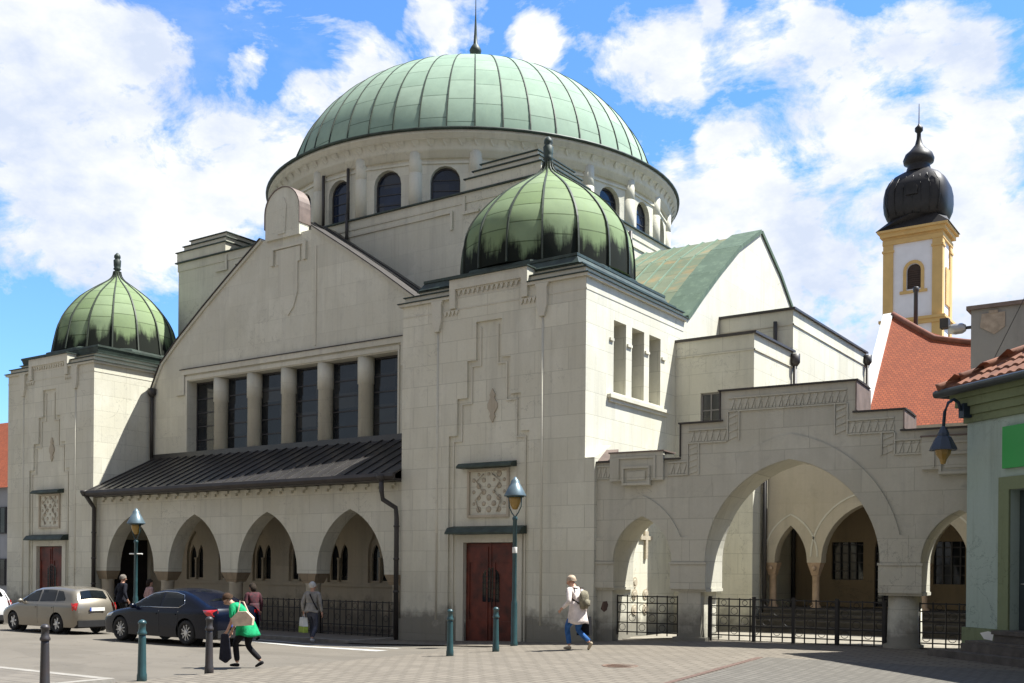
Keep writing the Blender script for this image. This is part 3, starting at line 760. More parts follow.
for ang in (-41.8, -33.2):
    a = a_cam + R(ang); pp_ = [(DX + 8.9 * math.cos(a), DY + 8.9 * math.sin(a), z) for z in (17.35, 15.36)]
    m = MB(); m.tube(pp_, .06, 8); part(m, 'downpipe', MAT['pipe'])
dmo = part(dm, 'main_dome', [MAT['copper_main'], MAT['seam']], normals=False)
f = MB(); f.lathe((DX, DY, 24.2), [(.62, 0), (.55, .25), (.35, .42), (.22, .7), (.2, .85), (.3, .95), (.3, 1.05), (.17, 1.15), (.15, 1.3), (.25, 1.42), (.28, 1.55), (.2, 1.72), (.1, 1.85), (.07, 2.3), (.025, 3.3), (.012, 4.6), (0, 4.7)], 16)
part(f, 'finial', MAT['copper_dark'], dmo)

# ---- east transept
tg = [(6.44, 10.02), (6.95, 10.42), (7.67, 11.03), (8.97, 12.07), (10.72, 13.37), (12.72, 14.48)]
tgr = [(25.44 - y, z) for y, z in reversed(tg[:-1])]
tr = MB()
tr.extr([(6.2, -.5)] + [(6.2, 9.84)] + tg + tgr + [(19.2, 9.8), (19.2, -.5)], 0, .5, FS(-.004))
part(tr, 'transept_gable', MAT['wall_hi'])
rt = MB(); rv = MB()
line = tg + tgr
acc = 0
for (a, za), (b, zb) in zip(line, line[1:]):
    L = math.hypot(b - a, zb - za)
    t = Vector((b - a, zb - za)) / L; nn = Vector((-t.y, t.x)); 
    if nn.y < 0: nn = -nn
    A = Vector((a, za)); B = Vector((b, zb))
    def pt(v, x, k): w_ = v + nn * k; return (x, w_.x, w_.y)
    rt.uvquad([pt(A, -1.1, .06), pt(B, -1.1, .06), pt(B, CX1, .06), pt(A, CX1, .06)], [(0, acc), (0, acc + L), (3.0, acc + L), (3.0, acc)])
    for j in range(1, 7):
        x = -1.1 - j * .6
        rt.add([pt(A, x - .02, .06), pt(B, x - .02, .06), pt(B, x - .02, .11), pt(A, x - .02, .11), pt(A, x + .02, .06), pt(B, x + .02, .06), pt(B, x + .02, .11), pt(A, x + .02, .11)], [(0, 1, 2, 3), (4, 7, 6, 5), (3, 2, 6, 7)], 1)
    rv.extr([tuple(A + nn * .02), tuple(B + nn * .02), tuple(B + nn * .16), tuple(A + nn * .16)], -.06, 1.1, lambda s, z, d: (-d, s, z))
    acc += L
part(rt, 'transept_roof', [MAT['copper_roof'], MAT['copper_verge']], normals=False)
part(rv, 'transept_verge', MAT['copper_verge'])
# ---- annexes on the courtyard side
for y0, y1, zt, x1 in ((5.58, 8.998, 9.12, 2.58), (9.0, 17.4, 10.55, 2.57)):
    m = MB()
    if y0 < 6: m.extr([(.003, -.6), (x1, -.6), (x1, zt), (.003, zt)], 0, y1 - y0, FX(y0), [rect(.85, 1.5, 6.4, 7.46)])
    else: m.box(.003, x1, y0, y1, -.6, zt)
    part(m, 'annex_wall', MAT['wall'])
    t = MB(); t.box(.003, x1 + .05, y0 - .05, y1, zt + .002, zt + .06) if False else None
    t.box(.02, x1 + .035, y0 - .035, y0 - .002, zt - .5, zt - .46); t.box(x1 + .002, x1 + .035, y0 - .035, y1, zt - .5, zt - .46)
    part(t, 'annex_string_course', MAT['trim'])
    t = MB(); t.box(-.05, x1 + .09, y0 - .09, y1, zt + .002, zt + .07); part(t, 'annex_coping', MAT['metal_dark'])
m = MB()
for a, b, c, d in ((.85, .9, 6.4, 7.46), (1.45, 1.5, 6.4, 7.46), (.902, 1.448, 6.4, 6.45), (.902, 1.448, 7.41, 7.46), (1.15, 1.2, 6.452, 7.408)): m.box(a, b, 5.66, 5.72, c, d)
m.box(.902, 1.148, 5.66, 5.72, 6.9, 6.94); m.box(1.202, 1.448, 5.66, 5.72, 6.9, 6.94)
wo = part(m, 'annex_window', M('greyed window frame', (.2, .19, .18), .6))
p = MB(); p.box(.86, 1.49, 5.69, 5.7, 6.41, 7.45); part(p, 'pane', MAT['glass'], wo)
for x, y, z0, z1 in ((2.0, 8.9, 9.25, 10.2), (2.68, 8.9, -.2, 8.9), (2.68, 17.2, 2, 10.3), (2.72, 6.2, -.2, 6.0)):
    m = MB(); m.tube([(x, y, z1), (x, y, z0)], .07, 8)
    if x > 2.5 and z1 > 6.5: m.lathe((x, y, z1 - .25), [(.08, 0), (.17, .12), (.17, .4), (.03, .42)], 8)
    part(m, 'downpipe', MAT['pipe'])

# ---- courtyard loggia
FP = FX(6.3); lg = MB()
LA = [(3.5, .5, 3.34), (5.75, 1.32, 3.95), (8.0, .5, 3.34), (10.2, .9, 3.6)]
out = [(2.76, 2.22)]
for c, w, za in LA: out += arch(c, w, 2.25, za, 2.22, 10)
out += [(13.5, 2.22), (13.5, 6.1), (2.76, 6.1)]
lg.extr(out, 0, .45, FP)
part(lg, 'loggia_wall', MAT['creamwall'])
ar = MB()
for c, w, za in LA[:3]:
    o_ = arch(c, w + .34, 2.4, za + .36, 2.4, 10); i_ = arch(c, w + .29, 2.4, za + .31, 2.4, 10)
    for j in range(len(o_) - 1): ar.extr([o_[j], o_[j + 1], i_[j + 1], i_[j]], -.02, -.002, FP)
part(ar, 'loggia_arch_line', MAT['trim'])
for c in (2.88, 4.21, 7.29, 8.9, 11.4):
    m = MB()
    m.add([(c - .2, 6.3, 2.218), (c + .2, 6.3, 2.218), (c + .2, 6.74, 2.218), (c - .2, 6.74, 2.218), (c - .1, 6.4, 1.85), (c + .1, 6.4, 1.85), (c + .1, 6.62, 1.85), (c - .1, 6.62, 1.85)],
          [(0, 1, 2, 3), (7, 6, 5, 4), (0, 4, 5, 1), (1, 5, 6, 2), (2, 6, 7, 3), (3, 7, 4, 0)])
    m.lathe((c, 6.51, 0), [(.16, .82), (.16, .92), (.105, .96), (.105, 1.8), (.14, 1.85)], 14)
    m.lathe((c, 6.3, 2.05), [(.07, .0), (.06, -.03), (0, -.04)], 12, axis='y')
    part(m, 'loggia_column', M('sandstone column', (.42, .3, .2), .85, .2, 5, 0, .2))
m = MB()
for i, (y, z) in enumerate(((4.9, .36), (5.25, .53), (5.6, .70), (5.95, .84))):
    m.box(2.8, 13, y, 9.0 if i == 3 else y + .348, -.3, z); m.box(2.8, 13, y - .03, y - .002, z - .05, z)
part(m, 'loggia_steps', M('dark worn step', (.1, .09, .075), .85, .3, 4, 0, .3, c2=(.05, .045, .04)))
m = MB(); FQ = FX(9.0)
lwh = [rect(3.9, 4.9, 1.7, 2.9), rect(7.0, 7.9, 1.6, 2.9), arch(5.8, .55, 2.6, 3.4, .86, 8), arch(8.9, .55, 2.6, 3.3, 1.5, 8)]
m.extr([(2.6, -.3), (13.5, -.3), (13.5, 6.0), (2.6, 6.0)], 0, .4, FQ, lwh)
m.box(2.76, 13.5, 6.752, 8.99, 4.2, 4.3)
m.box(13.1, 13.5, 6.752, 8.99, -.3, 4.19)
part(m, 'loggia_back_wall', stone('plaster darkened as interior shade', (.26, .2, .13), 3, 3, .95, .4, False))  # plaster colour darkened to stand in for shade deep inside the loggia
for h in lwh:
    xs = [p[0] for p in h]; zs = [p[1] for p in h]; m = MB()
    k = min(xs)
    while k <= max(xs) + .01: m.box(k - .02, k + .02, .1, .14, min(zs), max(zs), FQ); k += .25
    k = min(zs)
    while k <= max(zs): m.box(min(xs), max(xs), .142, .17, k - .02, k + .02, FQ); k += .28
    wo = part(m, 'loggia_window', MAT['frame'])
    p = MB(); p.box(min(xs), max(xs), .2, .22, min(zs), max(zs), FQ); part(p, 'pane', MAT['glass'], wo)
# carved cross and memorial reliefs on the tower flank inside the courtyard
FR = FS(0.); m = MB()
m.box(3.2, 3.95, -.07, -.002, 2.86, 2.98, FR); m.box(3.5, 3.64, -.07, -.002, 2.3, 2.858, FR); m.box(3.46, 3.68, -.07, -.002, 2.982, 3.12, FR); part(m, 'carved_cross', MAT['orn'])
for (y, z) in ((2.9, 1.25), (3.6, 1.25), (2.9, .8), (3.6, .8), (2.9, 1.6)):
    m = MB(); m.lathe((0, y, z), [(.16, 0), (.16, .03), (.1, .03), (.08, .05), (0, .05)], 14, axis='x', smooth=False); part(m, 'carved_rosette', MAT['orn'])
m = MB(); m.box(.003, .3, .0, .9, -.6, 4.95); m.add([(.003, 0, 4.952), (.3, 0, 4.952), (.3, .9, 4.952), (.003, .9, 4.952), (.003, .0, 5.0), (.3, .0, 5.0), (.3, .9, 5.4), (.003, .9, 5.4)], [(0, 3, 2, 1), (4, 5, 6, 7), (0, 1, 5, 4), (1, 2, 6, 5), (2, 3, 7, 6), (3, 0, 4, 7)])
part(m, 'corner_pilaster', MAT['wall'])
# ------------------------------------------------------------------ courtyard gate wall
th = R(4); GU = Vector((math.cos(th), math.sin(th))); GN = Vector((-GU.y, GU.x)); GP = Vector((.4, .15))
def FG(s, z, d): return (GP.x + GU.x * s + GN.x * d, GP.y + GU.y * s + GN.y * d, z)
GATE = thing('gate_wall', 'stepped stone courtyard wall with one tall and two small pointed arches', 'gate wall', FG(5, 0, 0))
gp = lambda mb, n, mt, parent=GATE, **k: part(mb, n, mt, parent, **k)
CS = 5.02; D = 1.3
arches = [(1.24, .83, 3.38), (5.12, 2.14, 4.71), (9.0, .83, 3.38)]
m = MB()
out = [(-.1, 1.5)]
for c, w, za in arches: out += arch(c, w, 2.15, za, 1.5, 18)
out += [(10.6, 1.5), (10.6, 5.24), (7.76, 5.24), (7.76, 5.74), (6.68, 5.74), (6.68, 6.5), (3.36, 6.5), (3.36, 5.74), (2.3, 5.74), (2.3, 4.84), (-.1, 4.84)]
m.extr(out, 0, D, FG)
gp(m, 'arched_wall', MAT['gate'])
# arch rings: the wall below 2.83 m and round the arches stands a little proud
mids = [-.1, 2.36, 7.9, 10.6]
for i, (c, w, za) in enumerate(arches):
    big = w > 1
    o_ = [p for p in arch(c, 2.66 if big else 1.2, 2.15, 5.33 if big else 3.93, 2.15, 26) if p[1] >= 2.83]
    i_ = arch(c, w + .004, 2.182, za + .004, 2.182, 20)
    x0, x1 = mids[i] + .002, mids[i + 1] - .002
    o_ = [(max(x0 + .01, min(x1 - .01, x)), z) for x, z in o_]
    rg = MB(); rg.extr([(x0, 2.182), (x0, 2.83)] + o_ + [(x1, 2.83), (x1, 2.182)] + i_[::-1], -.045, -.002, FG)
    gp(rg, 'arch_ring', MAT['gate'])
# imposts
for a, b in ((-.1, .405), (2.075, 2.975), (7.265, 8.165), (9.835, 10.6)):
    im = MB(); im.box(a - .03, b + .03, -.06, -.002, 1.48, 2.12, FG); im.box(a - .05, b + .05, -.09, -.002, 2.122, 2.178, FG); im.box(a - .03, b + .03, .0, D, 1.42, 1.498, FG)
    gp(im, 'impost', MAT['gate'])
pr = MB(); pr.box(-.1, .36, .05, D - .05, -.4, 1.418, FG); gp(pr, 'gate_pier', MAT['gate'])
pr = MB(); pr.extr([(2.22, -.4), (2.9, -.4), (2.84, .5), (2.84, 1.418), (2.24, 1.418), (2.24, .5)], .05, D - .05, FG); pr.box(2.1, 3.0, 0, D - .02, -.4, .24, FG); gp(pr, 'gate_pier', MAT['gate'])
q = FG(7.72, 0, .42); pr = MB(); pr.lathe((q[0], q[1], 0), [(.46, -.3), (.46, .26), (.36, .3), (.335, 1.418)], 24)
q = FG(7.72, 0, .95); pr2 = MB(); pr2.lathe((q[0], q[1], 0), [(.4, -.3), (.4, .26), (.34, .3), (.32, 1.418)], 24); gp(pr2, 'gate_column', MAT['gate'])
o = gp(pr, 'gate_column', MAT['gate']); o['label'] = 'short round stone column under the impost'
pr = MB(); pr.box(9.9, 10.5, .05, D - .05, -.4, 1.418, FG); gp(pr, 'gate_pier', MAT['gate'])
# coping: dark top sheets and brown returns
cp = MB()
for a, b, z in ((-.1, 2.3, 4.84), (2.3, 3.36, 5.74), (3.36, 6.68, 6.5), (6.68, 7.76, 5.74), (7.76, 10.6, 5.24)):
    cp.extr([(-.08, z + .003), (D + .08, z + .003), (D + .08, z + .04), (D / 2, z + .06), (-.08, z + .04)], a - (.06 if z > 5.2 else 0), b + (.06 if z > 5.2 else 0), lambda u_, v_, w_: FG(w_, v_, u_))
for s, z0, z1 in ((2.3, 4.9, 5.74), (3.36, 5.8, 6.5)): cp.box(s - .03, s - .003, -.05, D + .05, z0, z1, FG)
gp(cp, 'coping', MAT['metal_dark'])
cp = MB()
for s, z0, z1 in ((6.683, 5.805, 6.5), (7.763, 5.305, 5.74)): cp.box(s, s + .03, -.05, D + .25, z0, z1, FG)
gp(cp, 'coping_return', MAT['coping'])
cp = MB(); cp.add([FG(-.1, 4.9, .02), FG(.3, 4.9, .02), FG(.3, 5.25, .5), FG(-.1, 5.25, .5), FG(-.1, 4.9, .5), FG(.3, 4.9, .5)], [(0, 1, 2, 3), (4, 3, 2, 5), (0, 4, 5, 1), (0, 3, 4), (1, 5, 2)]); gp(cp, 'corner_flashing', MAT['coping'])
# ornament band following the steps
ob = MB()
def band_h(a, b, z):     # zigzag between two fillets
    ob.box(a, b, -.04, -.002, z, z + .035, FG); ob.box(a, b, -.04, -.002, z - .33, z - .295, FG)
    x = a + .04; n = max(1, round((b - a) / .17)); st = (b - a) / n
    for k in range(n): 
        x0 = a + k * st
        ob.extr([(x0 + .01, z - .28), (x0 + st * .5, z - .28), (x0 + st * .98, z - .02), (x0 + st * .55, z - .02)], -.022, -.002, FG)
        ob.extr([(x0 + st * .6, z - .28), (x0 + st * .98, z - .28), (x0 + st * .98, z - .12)], -.02, -.002, FG)
def band_v(s, z0, z1):
    ob.box(s, s + .035, -.04, -.002, z0, z1, FG); ob.box(s + .295, s + .33, -.04, -.002, z0, z1, FG)
    n = max(1, round((z1 - z0) / .17)); st = (z1 - z0) / n
    for k in range(n):
        y0 = z0 + k * st
        ob.extr([(s + .05, y0 + .01), (s + .05, y0 + st * .5), (s + .28, y0 + st * .98), (s + .28, y0 + st * .55)], -.022, -.002, FG)
band_h(3.56, 6.48, 6.3); band_v(3.53, 5.25, 5.97); band_v(6.18, 5.25, 5.97)
band_h(2.5, 3.53, 5.55); band_h(6.51, 7.56, 5.55); band_v(2.47, 4.42, 5.22); band_v(7.26, 4.7, 5.22)
band_h(1.95, 2.47, 4.75); band_h(7.59, 8.3, 5.02); band_h(-.12, .33, 4.72)
gp(ob, 'zigzag_ornament', MAT['gate'])
# square relief blocks at the outer steps
for c, z in ((1.1, 5.06), (8.95, 5.06)):
    b = MB()
    b.extr([(c - .77, z - .74), (c - .77, z), (c + .75, z), (c + .75, z - .74), (c + .4, z - .74), (c + .4, z - .88), (c - .4, z - .88), (c - .4, z - .74)], -.12, -.002, FG)
    b.box(c - .55, c + .55, -.16, -.122, z - .16, z - .1, FG); b.box(c - .55, c - .49, -.16, -.122, z - .7, z - .162, FG); b.box(c + .49, c + .55, -.16, -.122, z - .7, z - .162, FG)
    b.box(c - .4, c + .4, -.18, -.122, z - .42, z - .36, FG); b.box(c - .4, c + .4, -.18, -.122, z - .86, z - .8, FG); b.box(c - .4, c - .34, -.18, -.122, z - .798, z - .422, FG); b.box(c + .34, c + .4, -.18, -.122, z - .798, z - .422, FG)
    b.box(c - .26, c + .26, -.15, -.122, z - .72, z - .5, FG)
    gp(b, 'relief_block', MAT['gate'])
    b = MB(); b.box(c - .8, c + .78, -.15, .7, z + .003, z + .035, FG); gp(b, 'coping', MAT['coping'])
# worn red brick patch where the render has fallen off the first pier
b = MB(); b.extr([(.02, .9), (.12, .82), (.2, .88), (.24, 1.02), (.2, 1.12), (.08, 1.1)], .042, .049, FG); gp(b, 'exposed_brick', MAT['redpaver'])

# ------------------------------------------------------------------ iron railings
def railing(name, label, F, s0, s1, z0, z1, n, rails, posts=(), scroll=True, cat='railing', group='iron railings'):
    q = F((s0 + s1) / 2, z0, 0)
    t = thing(name, label, cat, q, group=group)
    b = MB()
    for k in range(n + 1):
        s = s0 + (s1 - s0) * k / n
        b.tube([F(s, z0, 0), F(s, z1 + .02, 0)], .018, 6, smooth=False)
    for z in rails: b.box(s0, s1, -.012, .012, z - .015, z + .015, F)
    if posts:
        for s in posts:
            p_ = MB(); p_.box(s - .04, s + .04, -.04, .04, z0 - .15, z1 + .06, F); p_.build('post', MAT['ironblk'], t)
    if scroll:
        st = (s1 - s0) / n
        for k in range(n):
            for i, (a, c) in enumerate(zip(rails, rails[1:])):
                if (k + i) % 2: continue
                r = min(st, c - a) * .36
                pts = [F(s0 + (k + .5) * st + r * math.cos(q_), (a + c) / 2 + r * math.sin(q_), 0) for q_ in [2 * PI * j / 12 for j in range(13)]]
                b.tube(pts, .008, 4, smooth=False)
    b.build('grille', MAT['ironblk'], t)
    return t
railing('iron_railing', 'black iron railing in the small left arch of the gate wall', lambda s, z, d: FG(s, z, d + .35), .38, 2.1, .22, 1.27, 6, (.3, .55, .82, 1.08, 1.26))
railing('iron_gate', 'wide black iron double gate in the tall middle arch', lambda s, z, d: FG(s, z, d + .35), 2.95, 7.35, .2, 1.25, 16, (.32, .56, .82, 1.06, 1.24), posts=(3.0, 4.15, 5.15, 6.2, 7.3), cat='gate')
railing('iron_railing', 'black iron railing in the right arch beside the green house', lambda s, z, d: FG(s, z, d + .35), 8.1, 9.8, .2, 1.25, 6, (.32, .56, .82, 1.06, 1.24))
railing('iron_railing', 'long black iron railing in front of the porch arcade', lambda s, z, d: (s, .02 + d, z), -13.2, -6.72, -.25, .9, 25, (-.12, .14, .62, .88), posts=(-13.2, -9.95))
# ------------------------------------------------------------------ street furniture
def bollard(name, mt):
    t = thing(name, None, 'bollard', local=True)
    b = MB(); b.lathe((0, 0, 0), [(.085, -.1), (.085, .1), (.075, .14), (.062, .74), (.06, .8)], 18); b.build('post', mt, t)
    b = MB(); b.lathe((0, 0, 0), [(.058, .79), (.078, .8), (.08, .83), (.064, .86), (.058, .9), (.058, .98), (.07, .985), (.072, 1.01), (.05, 1.04), (.02, 1.055), (0, 1.057)], 18); b.build('cap', mt, t)
    return t
bt = bollard('bollard', MAT['green_lamp']); bb = bollard('bollard', MAT['brown_post'])
spots = [(bb, -.95, -15.0, 'brown grey bollard nearest the camera in the lower left'), (bt, -1.04, -13.16, 'teal bollard in front of the dark blue car'),
         (bb, -1.28, -11.53, 'brown grey bollard beside the walker in green'), (bt, 0., -5.88, 'teal bollard left of the red tower door, the one nearer the camera'),
         (bt, .14, -4.3, 'teal bollard right in front of the red tower door')]
used = set()
for src, x, y, lab in spots:
    o = src if src.name not in used else copy_tree(src)
    used.add(src.name); o.location = (x, y, g(x, y)); o['label'] = lab; o['group'] = 'bollards along the plaza edge'

def lamp_post(x, y, h, label, arms):
    t = thing('street_lamp', label, 'street lamp', (x, y, g(x, y)), group='teal street lamps')
    z0 = g(x, y); c = (x, y, z0); G_ = MAT['green_lamp']
    b = MB(); b.lathe(c, [(.1, -.1), (.1, .08), (.085, .12), (.08, 1.1), (.07, 1.16), (.062, 1.2), (.055, h - 1.1), (.07, h - 1.08), (.07, h - 1.03), (.045, h - 1.0), (.03, h - .98)], 16); b.build('post', G_, t)
    b = MB()
    for s in (-1, 1):
        b.tube([(x, y, z0 + h - 1.02), (x + s * .1, y, z0 + h - .9), (x + s * .19, y, z0 + h - .74), (x + s * .2, y, z0 + h - .48)], .016, 6)
    b.lathe((x, y, z0 + h - .5), [(.19, 0), (.225, 0), (.225, .03), (.19, .03)], 20)
    b.build('fork', G_, t)
    b = MB(); b.lathe((x, y, z0 + h - .82), [(0, 0), (.06, .01), (.12, .12), (.155, .24), (.165, .34)], 18); b.build('lamp_glass', MAT['amber'], t)
    b = MB(); b.lathe((x, y, z0 + h - .47), [(.26, 0), (.29, .0), (.29, .025), (.2, .2), (.13, .32), (.12, .33), (.11, .4), (.06, .45), (.03, .5), (0, .51)], 24); b.build('lamp_shade', MAT['lampshade'], t)
    if arms:
        b = MB(); b.tube([(x - .28, y - .04, z0 + h - 1.45), (x + .28, y + .04, z0 + h - 1.45)], .022, 6); b.build('cross_arm', MAT['white'], t)
    else:
        b = MB(); b.lathe((x, y, z0 + h - 1.95), [(.0625, 0), (.064, .005), (.064, .15), (.0625, .155)], 14); b.build('sticker', MAT['white'], t)
lamp_post(-.94, -1.96, 4.37, 'teal lamp post standing in front of the red tower door', False)
lamp_post(-15.0, -3.3, 4.0, 'teal lamp post with a cross arm behind the dark blue car', True)

# ------------------------------------------------------------------ green corner house
hth = math.atan2(-.627, .779); HU = Vector((math.cos(hth), math.sin(hth))); HN = Vector((-HU.y, HU.x)); HP = Vector((9.7, -.2))
def FH(s, z, d): return (HP.x + HU.x * s + HN.x * d, HP.y + HU.y * s + HN.y * d, z)
GH = thing('green_house', 'pale green corner house with clay tile roof and a plain green sign board', 'house', FH(2, .2, 2))
MAT['housewall'] = stone('pale green render', (.40, .49, .43), 9, 9, 1.0, .6, False, .85, warm=(.4, .47, .44))
MAT['housetrim'] = stone('moss green trim', (.22, .26, .15), 9, 9, 1.0, .35, False, .85, warm=(.18, .21, .12))
MAT['step'] = M('dark worn step stone', (.13, .115, .1), .85, .3, 4, 0, .3, c2=(.07, .062, .055))
m = MB()
m.extr([(0, .8), (1.27, .8), (1.27, 3.68), (2.3, 3.68), (2.3, .8), (13, .8), (13, 5.2), (0, 5.2)], 0, .4, FH)
m.box(0, .4, .402, 7, .8, 5.2, FH); m.box(12.6, 13, .402, 7, .8, 5.2, FH); m.box(.402, 12.598, 6.6, 7, .8, 5.2, FH)
part(m, 'wall', MAT['housewall'], GH)
m = MB(); m.box(-.06, 1.27, -.06, .4, -.4, .798, FH); m.box(2.3, 13.05, -.06, .4, -.4, .798, FH); m.box(-.06, .4, .402, 7, -.4, .798, FH); part(m, 'plinth', MAT['housetrim'], GH)
m = MB()
for z0, z1, p in ((5.202, 5.36, .06), (5.362, 5.54, .11), (5.542, 5.72, .18), (5.722, 5.9, .26)):
    m.box(-p, 13 + p, -p, .4, z0, z1, FH); m.box(-p, .4, .402, 7, z0, z1, FH)
part(m, 'cornice', MAT['housetrim'], GH)
m = MB(); m.box(.98, 1.27, -.05, -.002, .8, 3.68, FH); m.box(2.3, 2.6, -.05, -.002, .8, 3.68, FH); m.box(.98, 2.6, -.05, -.002, 3.682, 3.95, FH); part(m, 'door_surround', MAT['housetrim'], GH)
m = MB(); m.box(1.28, 2.29, .22, .28, .8, 3.67, FH); do = part(m, 'door', M('dark blue grey door', (.035, .05, .055), .45, .2, 3), GH)
m = MB(); m.tube([FH(1.4, 1.75, .2), FH(1.4, 1.75, .16), FH(1.52, 1.75, .16)], .015, 6); part(m, 'handle', M('pale metal', (.5, .5, .48), .4, .1, 3, .8), do)
m = MB(); m.box(1.12, 3.4, -.09, -.003, 4.12, 4.98, FH); part(m, 'sign_board', M('plain green board', (.03, .33, .06), .45, .06, 1), GH)
m = MB()
m.box(-.1, 3.6, -.9, -.062, -.2, .33, FH); m.box(.55, 3.2, -.6, -.062, .332, .5, FH); m.box(.62, 3.0, -.55, -.062, .502, .56, FH); m.box(1.2, 2.4, -.4, .2, .72, .8, FH) ; m.box(1.22, 2.38, -.35, .2, .562, .718, FH)
part(m, 'steps', MAT['step'], GH)
m = MB(); m.extr([(.5, .7), (.62, .58), (.86, .56), (.9, .72), (.74, .75)], -.066, -.0615, FH); part(m, 'bare_plaster_patch', MAT['white'], GH)
# clay tile roof: stepped rows of half round tiles on the front slope, plain hip slope
MAT['clay'] = M('weathered clay tile', (.25, .1, .052), .85, .35, 2.2, 0, .2, c2=(.12, .05, .03))
rf = MB(); sl = .62; row = .36; ov = .38
nrow = 12
for j in range(nrow):
    d0, d1 = -ov + j * row, -ov + (j + 1) * row + .06
    s_a, s_b = -ov + j * row, 13 + ov
    n = int((s_b - s_a) / .05)
    vs = []
    for i in range(n + 1):
        s = s_a + i * .05; ph_ = ((s + 10) % .25) / .25
        wv = .055 * abs(math.sin(PI * ph_)) 
        vs += [FH(s, 5.93 + (d0 + ov) * sl + .05 + wv, d0), FH(s, 5.93 + (d1 + ov) * sl + .0 + wv, d1), FH(s, 5.93 + (d0 + ov) * sl - .02, d0 + .004)]
    fs = []
    for i in range(n): a = i * 3; fs += [(a, a + 3, a + 4, a + 1), (a + 2, a + 5, a + 3, a)]
    rf.add(vs, fs)
for j in range(nrow):
    s0, s1 = -ov + j * row, -ov + (j + 1) * row + .06
    d_b = 7 + ov; d_a = -ov + j * row; n = int((d_b - d_a) / .08); vs = []
    for i in range(n + 1):
        d = d_a + i * .08; ph_ = ((d + 10) % .25) / .25; wv = .055 * abs(math.sin(PI * ph_))
        vs += [FH(s0, 5.93 + (s0 + ov) * sl + .05 + wv, d), FH(s1, 5.93 + (s1 + ov) * sl + wv, d)]
    rf.add(vs, [(i * 2, i * 2 + 1, i * 2 + 3, i * 2 + 2) for i in range(n)])
# soffit boards
rf.add([FH(-ov, 5.905, -ov), FH(13 + ov, 5.905, -ov), FH(13 + ov, 5.905, .5), FH(-ov, 5.905, .5)], [(0, 1, 2, 3)])
ro = part(rf, 'roof', MAT['clay'], GH, normals=False)
hp = MB()
for j in range(13):
    a = -ov - .05 + j * .33; z = 5.95 + (a + ov) * sl
    p0 = Vector(FH(a, z + .04, a)); p1 = Vector(FH(a + .38, z + .38 * sl + .0, a + .38))
    hp.tube([p0, p0.lerp(p1, .15), p1], [.15, .135, .1], 10)
part(hp, 'hip_tiles', MAT['clay'], ro)
m = MB(); m.tube([FH(-ov - .1, 5.87, -ov - .06), FH(13.4, 5.9, -ov - .06)], .085, 10); m.tube([FH(-ov - .06, 5.87, -ov - .1), FH(-ov - .06, 5.9, 7.2)], .085, 10); part(m, 'gutter', M('grey gutter', (.05, .06, .062), .45, .2, 3, .3), GH)
# wall lantern on a curved bracket
q = FH(.12, 4.3, -.72)
WL = thing('wall_lantern', 'dark blue lantern with amber bowl on a curved bracket at the green house corner', 'wall lantern', q)
m = MB(); base = [FH(.12, 5.45, -.28), FH(.12, 5.62, -.34), FH(.12, 5.68, -.46), FH(.12, 5.6, -.6), FH(.12, 5.4, -.69), FH(.12, 5.05, -.72)]
m.tube(base, .035, 8); m.box(.04, .2, -.27, -.0, 5.3, 5.6, FH); m.build('bracket', M('navy iron', (.02, .035, .06), .4, .2, 4), WL)
m = MB(); m.lathe((q[0], q[1], 4.58), [(.27, 0), (.29, .0), (.27, .06), (.16, .28), (.12, .3), (.12, .36), (.05, .5), (.03, .52)], 8, smooth=False); m.build('lamp_shade', M('navy lamp shade', (.03, .045, .075), .4, .2, 4), WL)
m = MB(); m.lathe((q[0], q[1], 4.27), [(0, 0), (.05, .02), (.08, .12), (.15, .22), (.17, .31)], 8, smooth=False); m.build('lamp_glass', MAT['amber'], WL)

# ------------------------------------------------------------------ grey building behind, with floodlight and wire
GB = thing('grey_building', 'plain grey flat roofed building behind the green house', 'building', (12, 12, .2))
m = MB(); m.box(7.84, 22, 9.9, 20, -.5, 10.0); part(m, 'wall', stone('grey render', (.32, .32, .315), 20, 20, 1, .35, False), GB)
m = MB(); m.box(7.72, 22.1, 9.78, 20.1, 10.002, 10.12); part(m, 'roof_edge', MAT['coping'], GB)
m = MB(); m.extr([(8.1, 9.45), (8.15, 9.85), (8.8, 9.85), (8.8, 9.4), (8.5, 9.2)], 9.87, 9.898, lambda s, z, d: (s, d, z)); m.box(8.35, 8.6, 9.85, 9.868, 9.84, 9.93); part(m, 'bare_plaster_patch', M('old beige plaster', (.36, .3, .24), .9, .2, 6), GB)
FL = thing('floodlight', 'small grey floodlight sticking out from the grey building wall', 'floodlight', (7.6, 9.9, 9.4))
m = MB(); m.tube([(7.84, 9.95, 9.5), (7.6, 9.95, 9.5)], .05, 8); m.build('arm', MAT['frame'], FL)
m = MB(); m.lathe((7.18, 9.95, 9.5), [(.0, 0), (.13, .02), (.17, .2), (.16, .4), (.1, .5), (.0, .52)], 14, axis='x'); m.build('housing', M('light grey metal', (.4, .4, .4), .4, .1, 4, .5), FL)
m = MB(); m.box(6.95, 7.2, 9.8, 10.1, 9.55, 9.85); m.build('visor', MAT['metal_dark'], FL)
m = MB(); m.tube([(8.2, 9.5, 7.55), (8.32, 9.5, 7.86), (9.36, 9.5, 10.05), (11, 9.5, 13.6)], .012, 5); tag(m.build('overhead_wire', MAT['metal_dark']), 'thin dark overhead wire crossing in front of the grey building', 'wire')

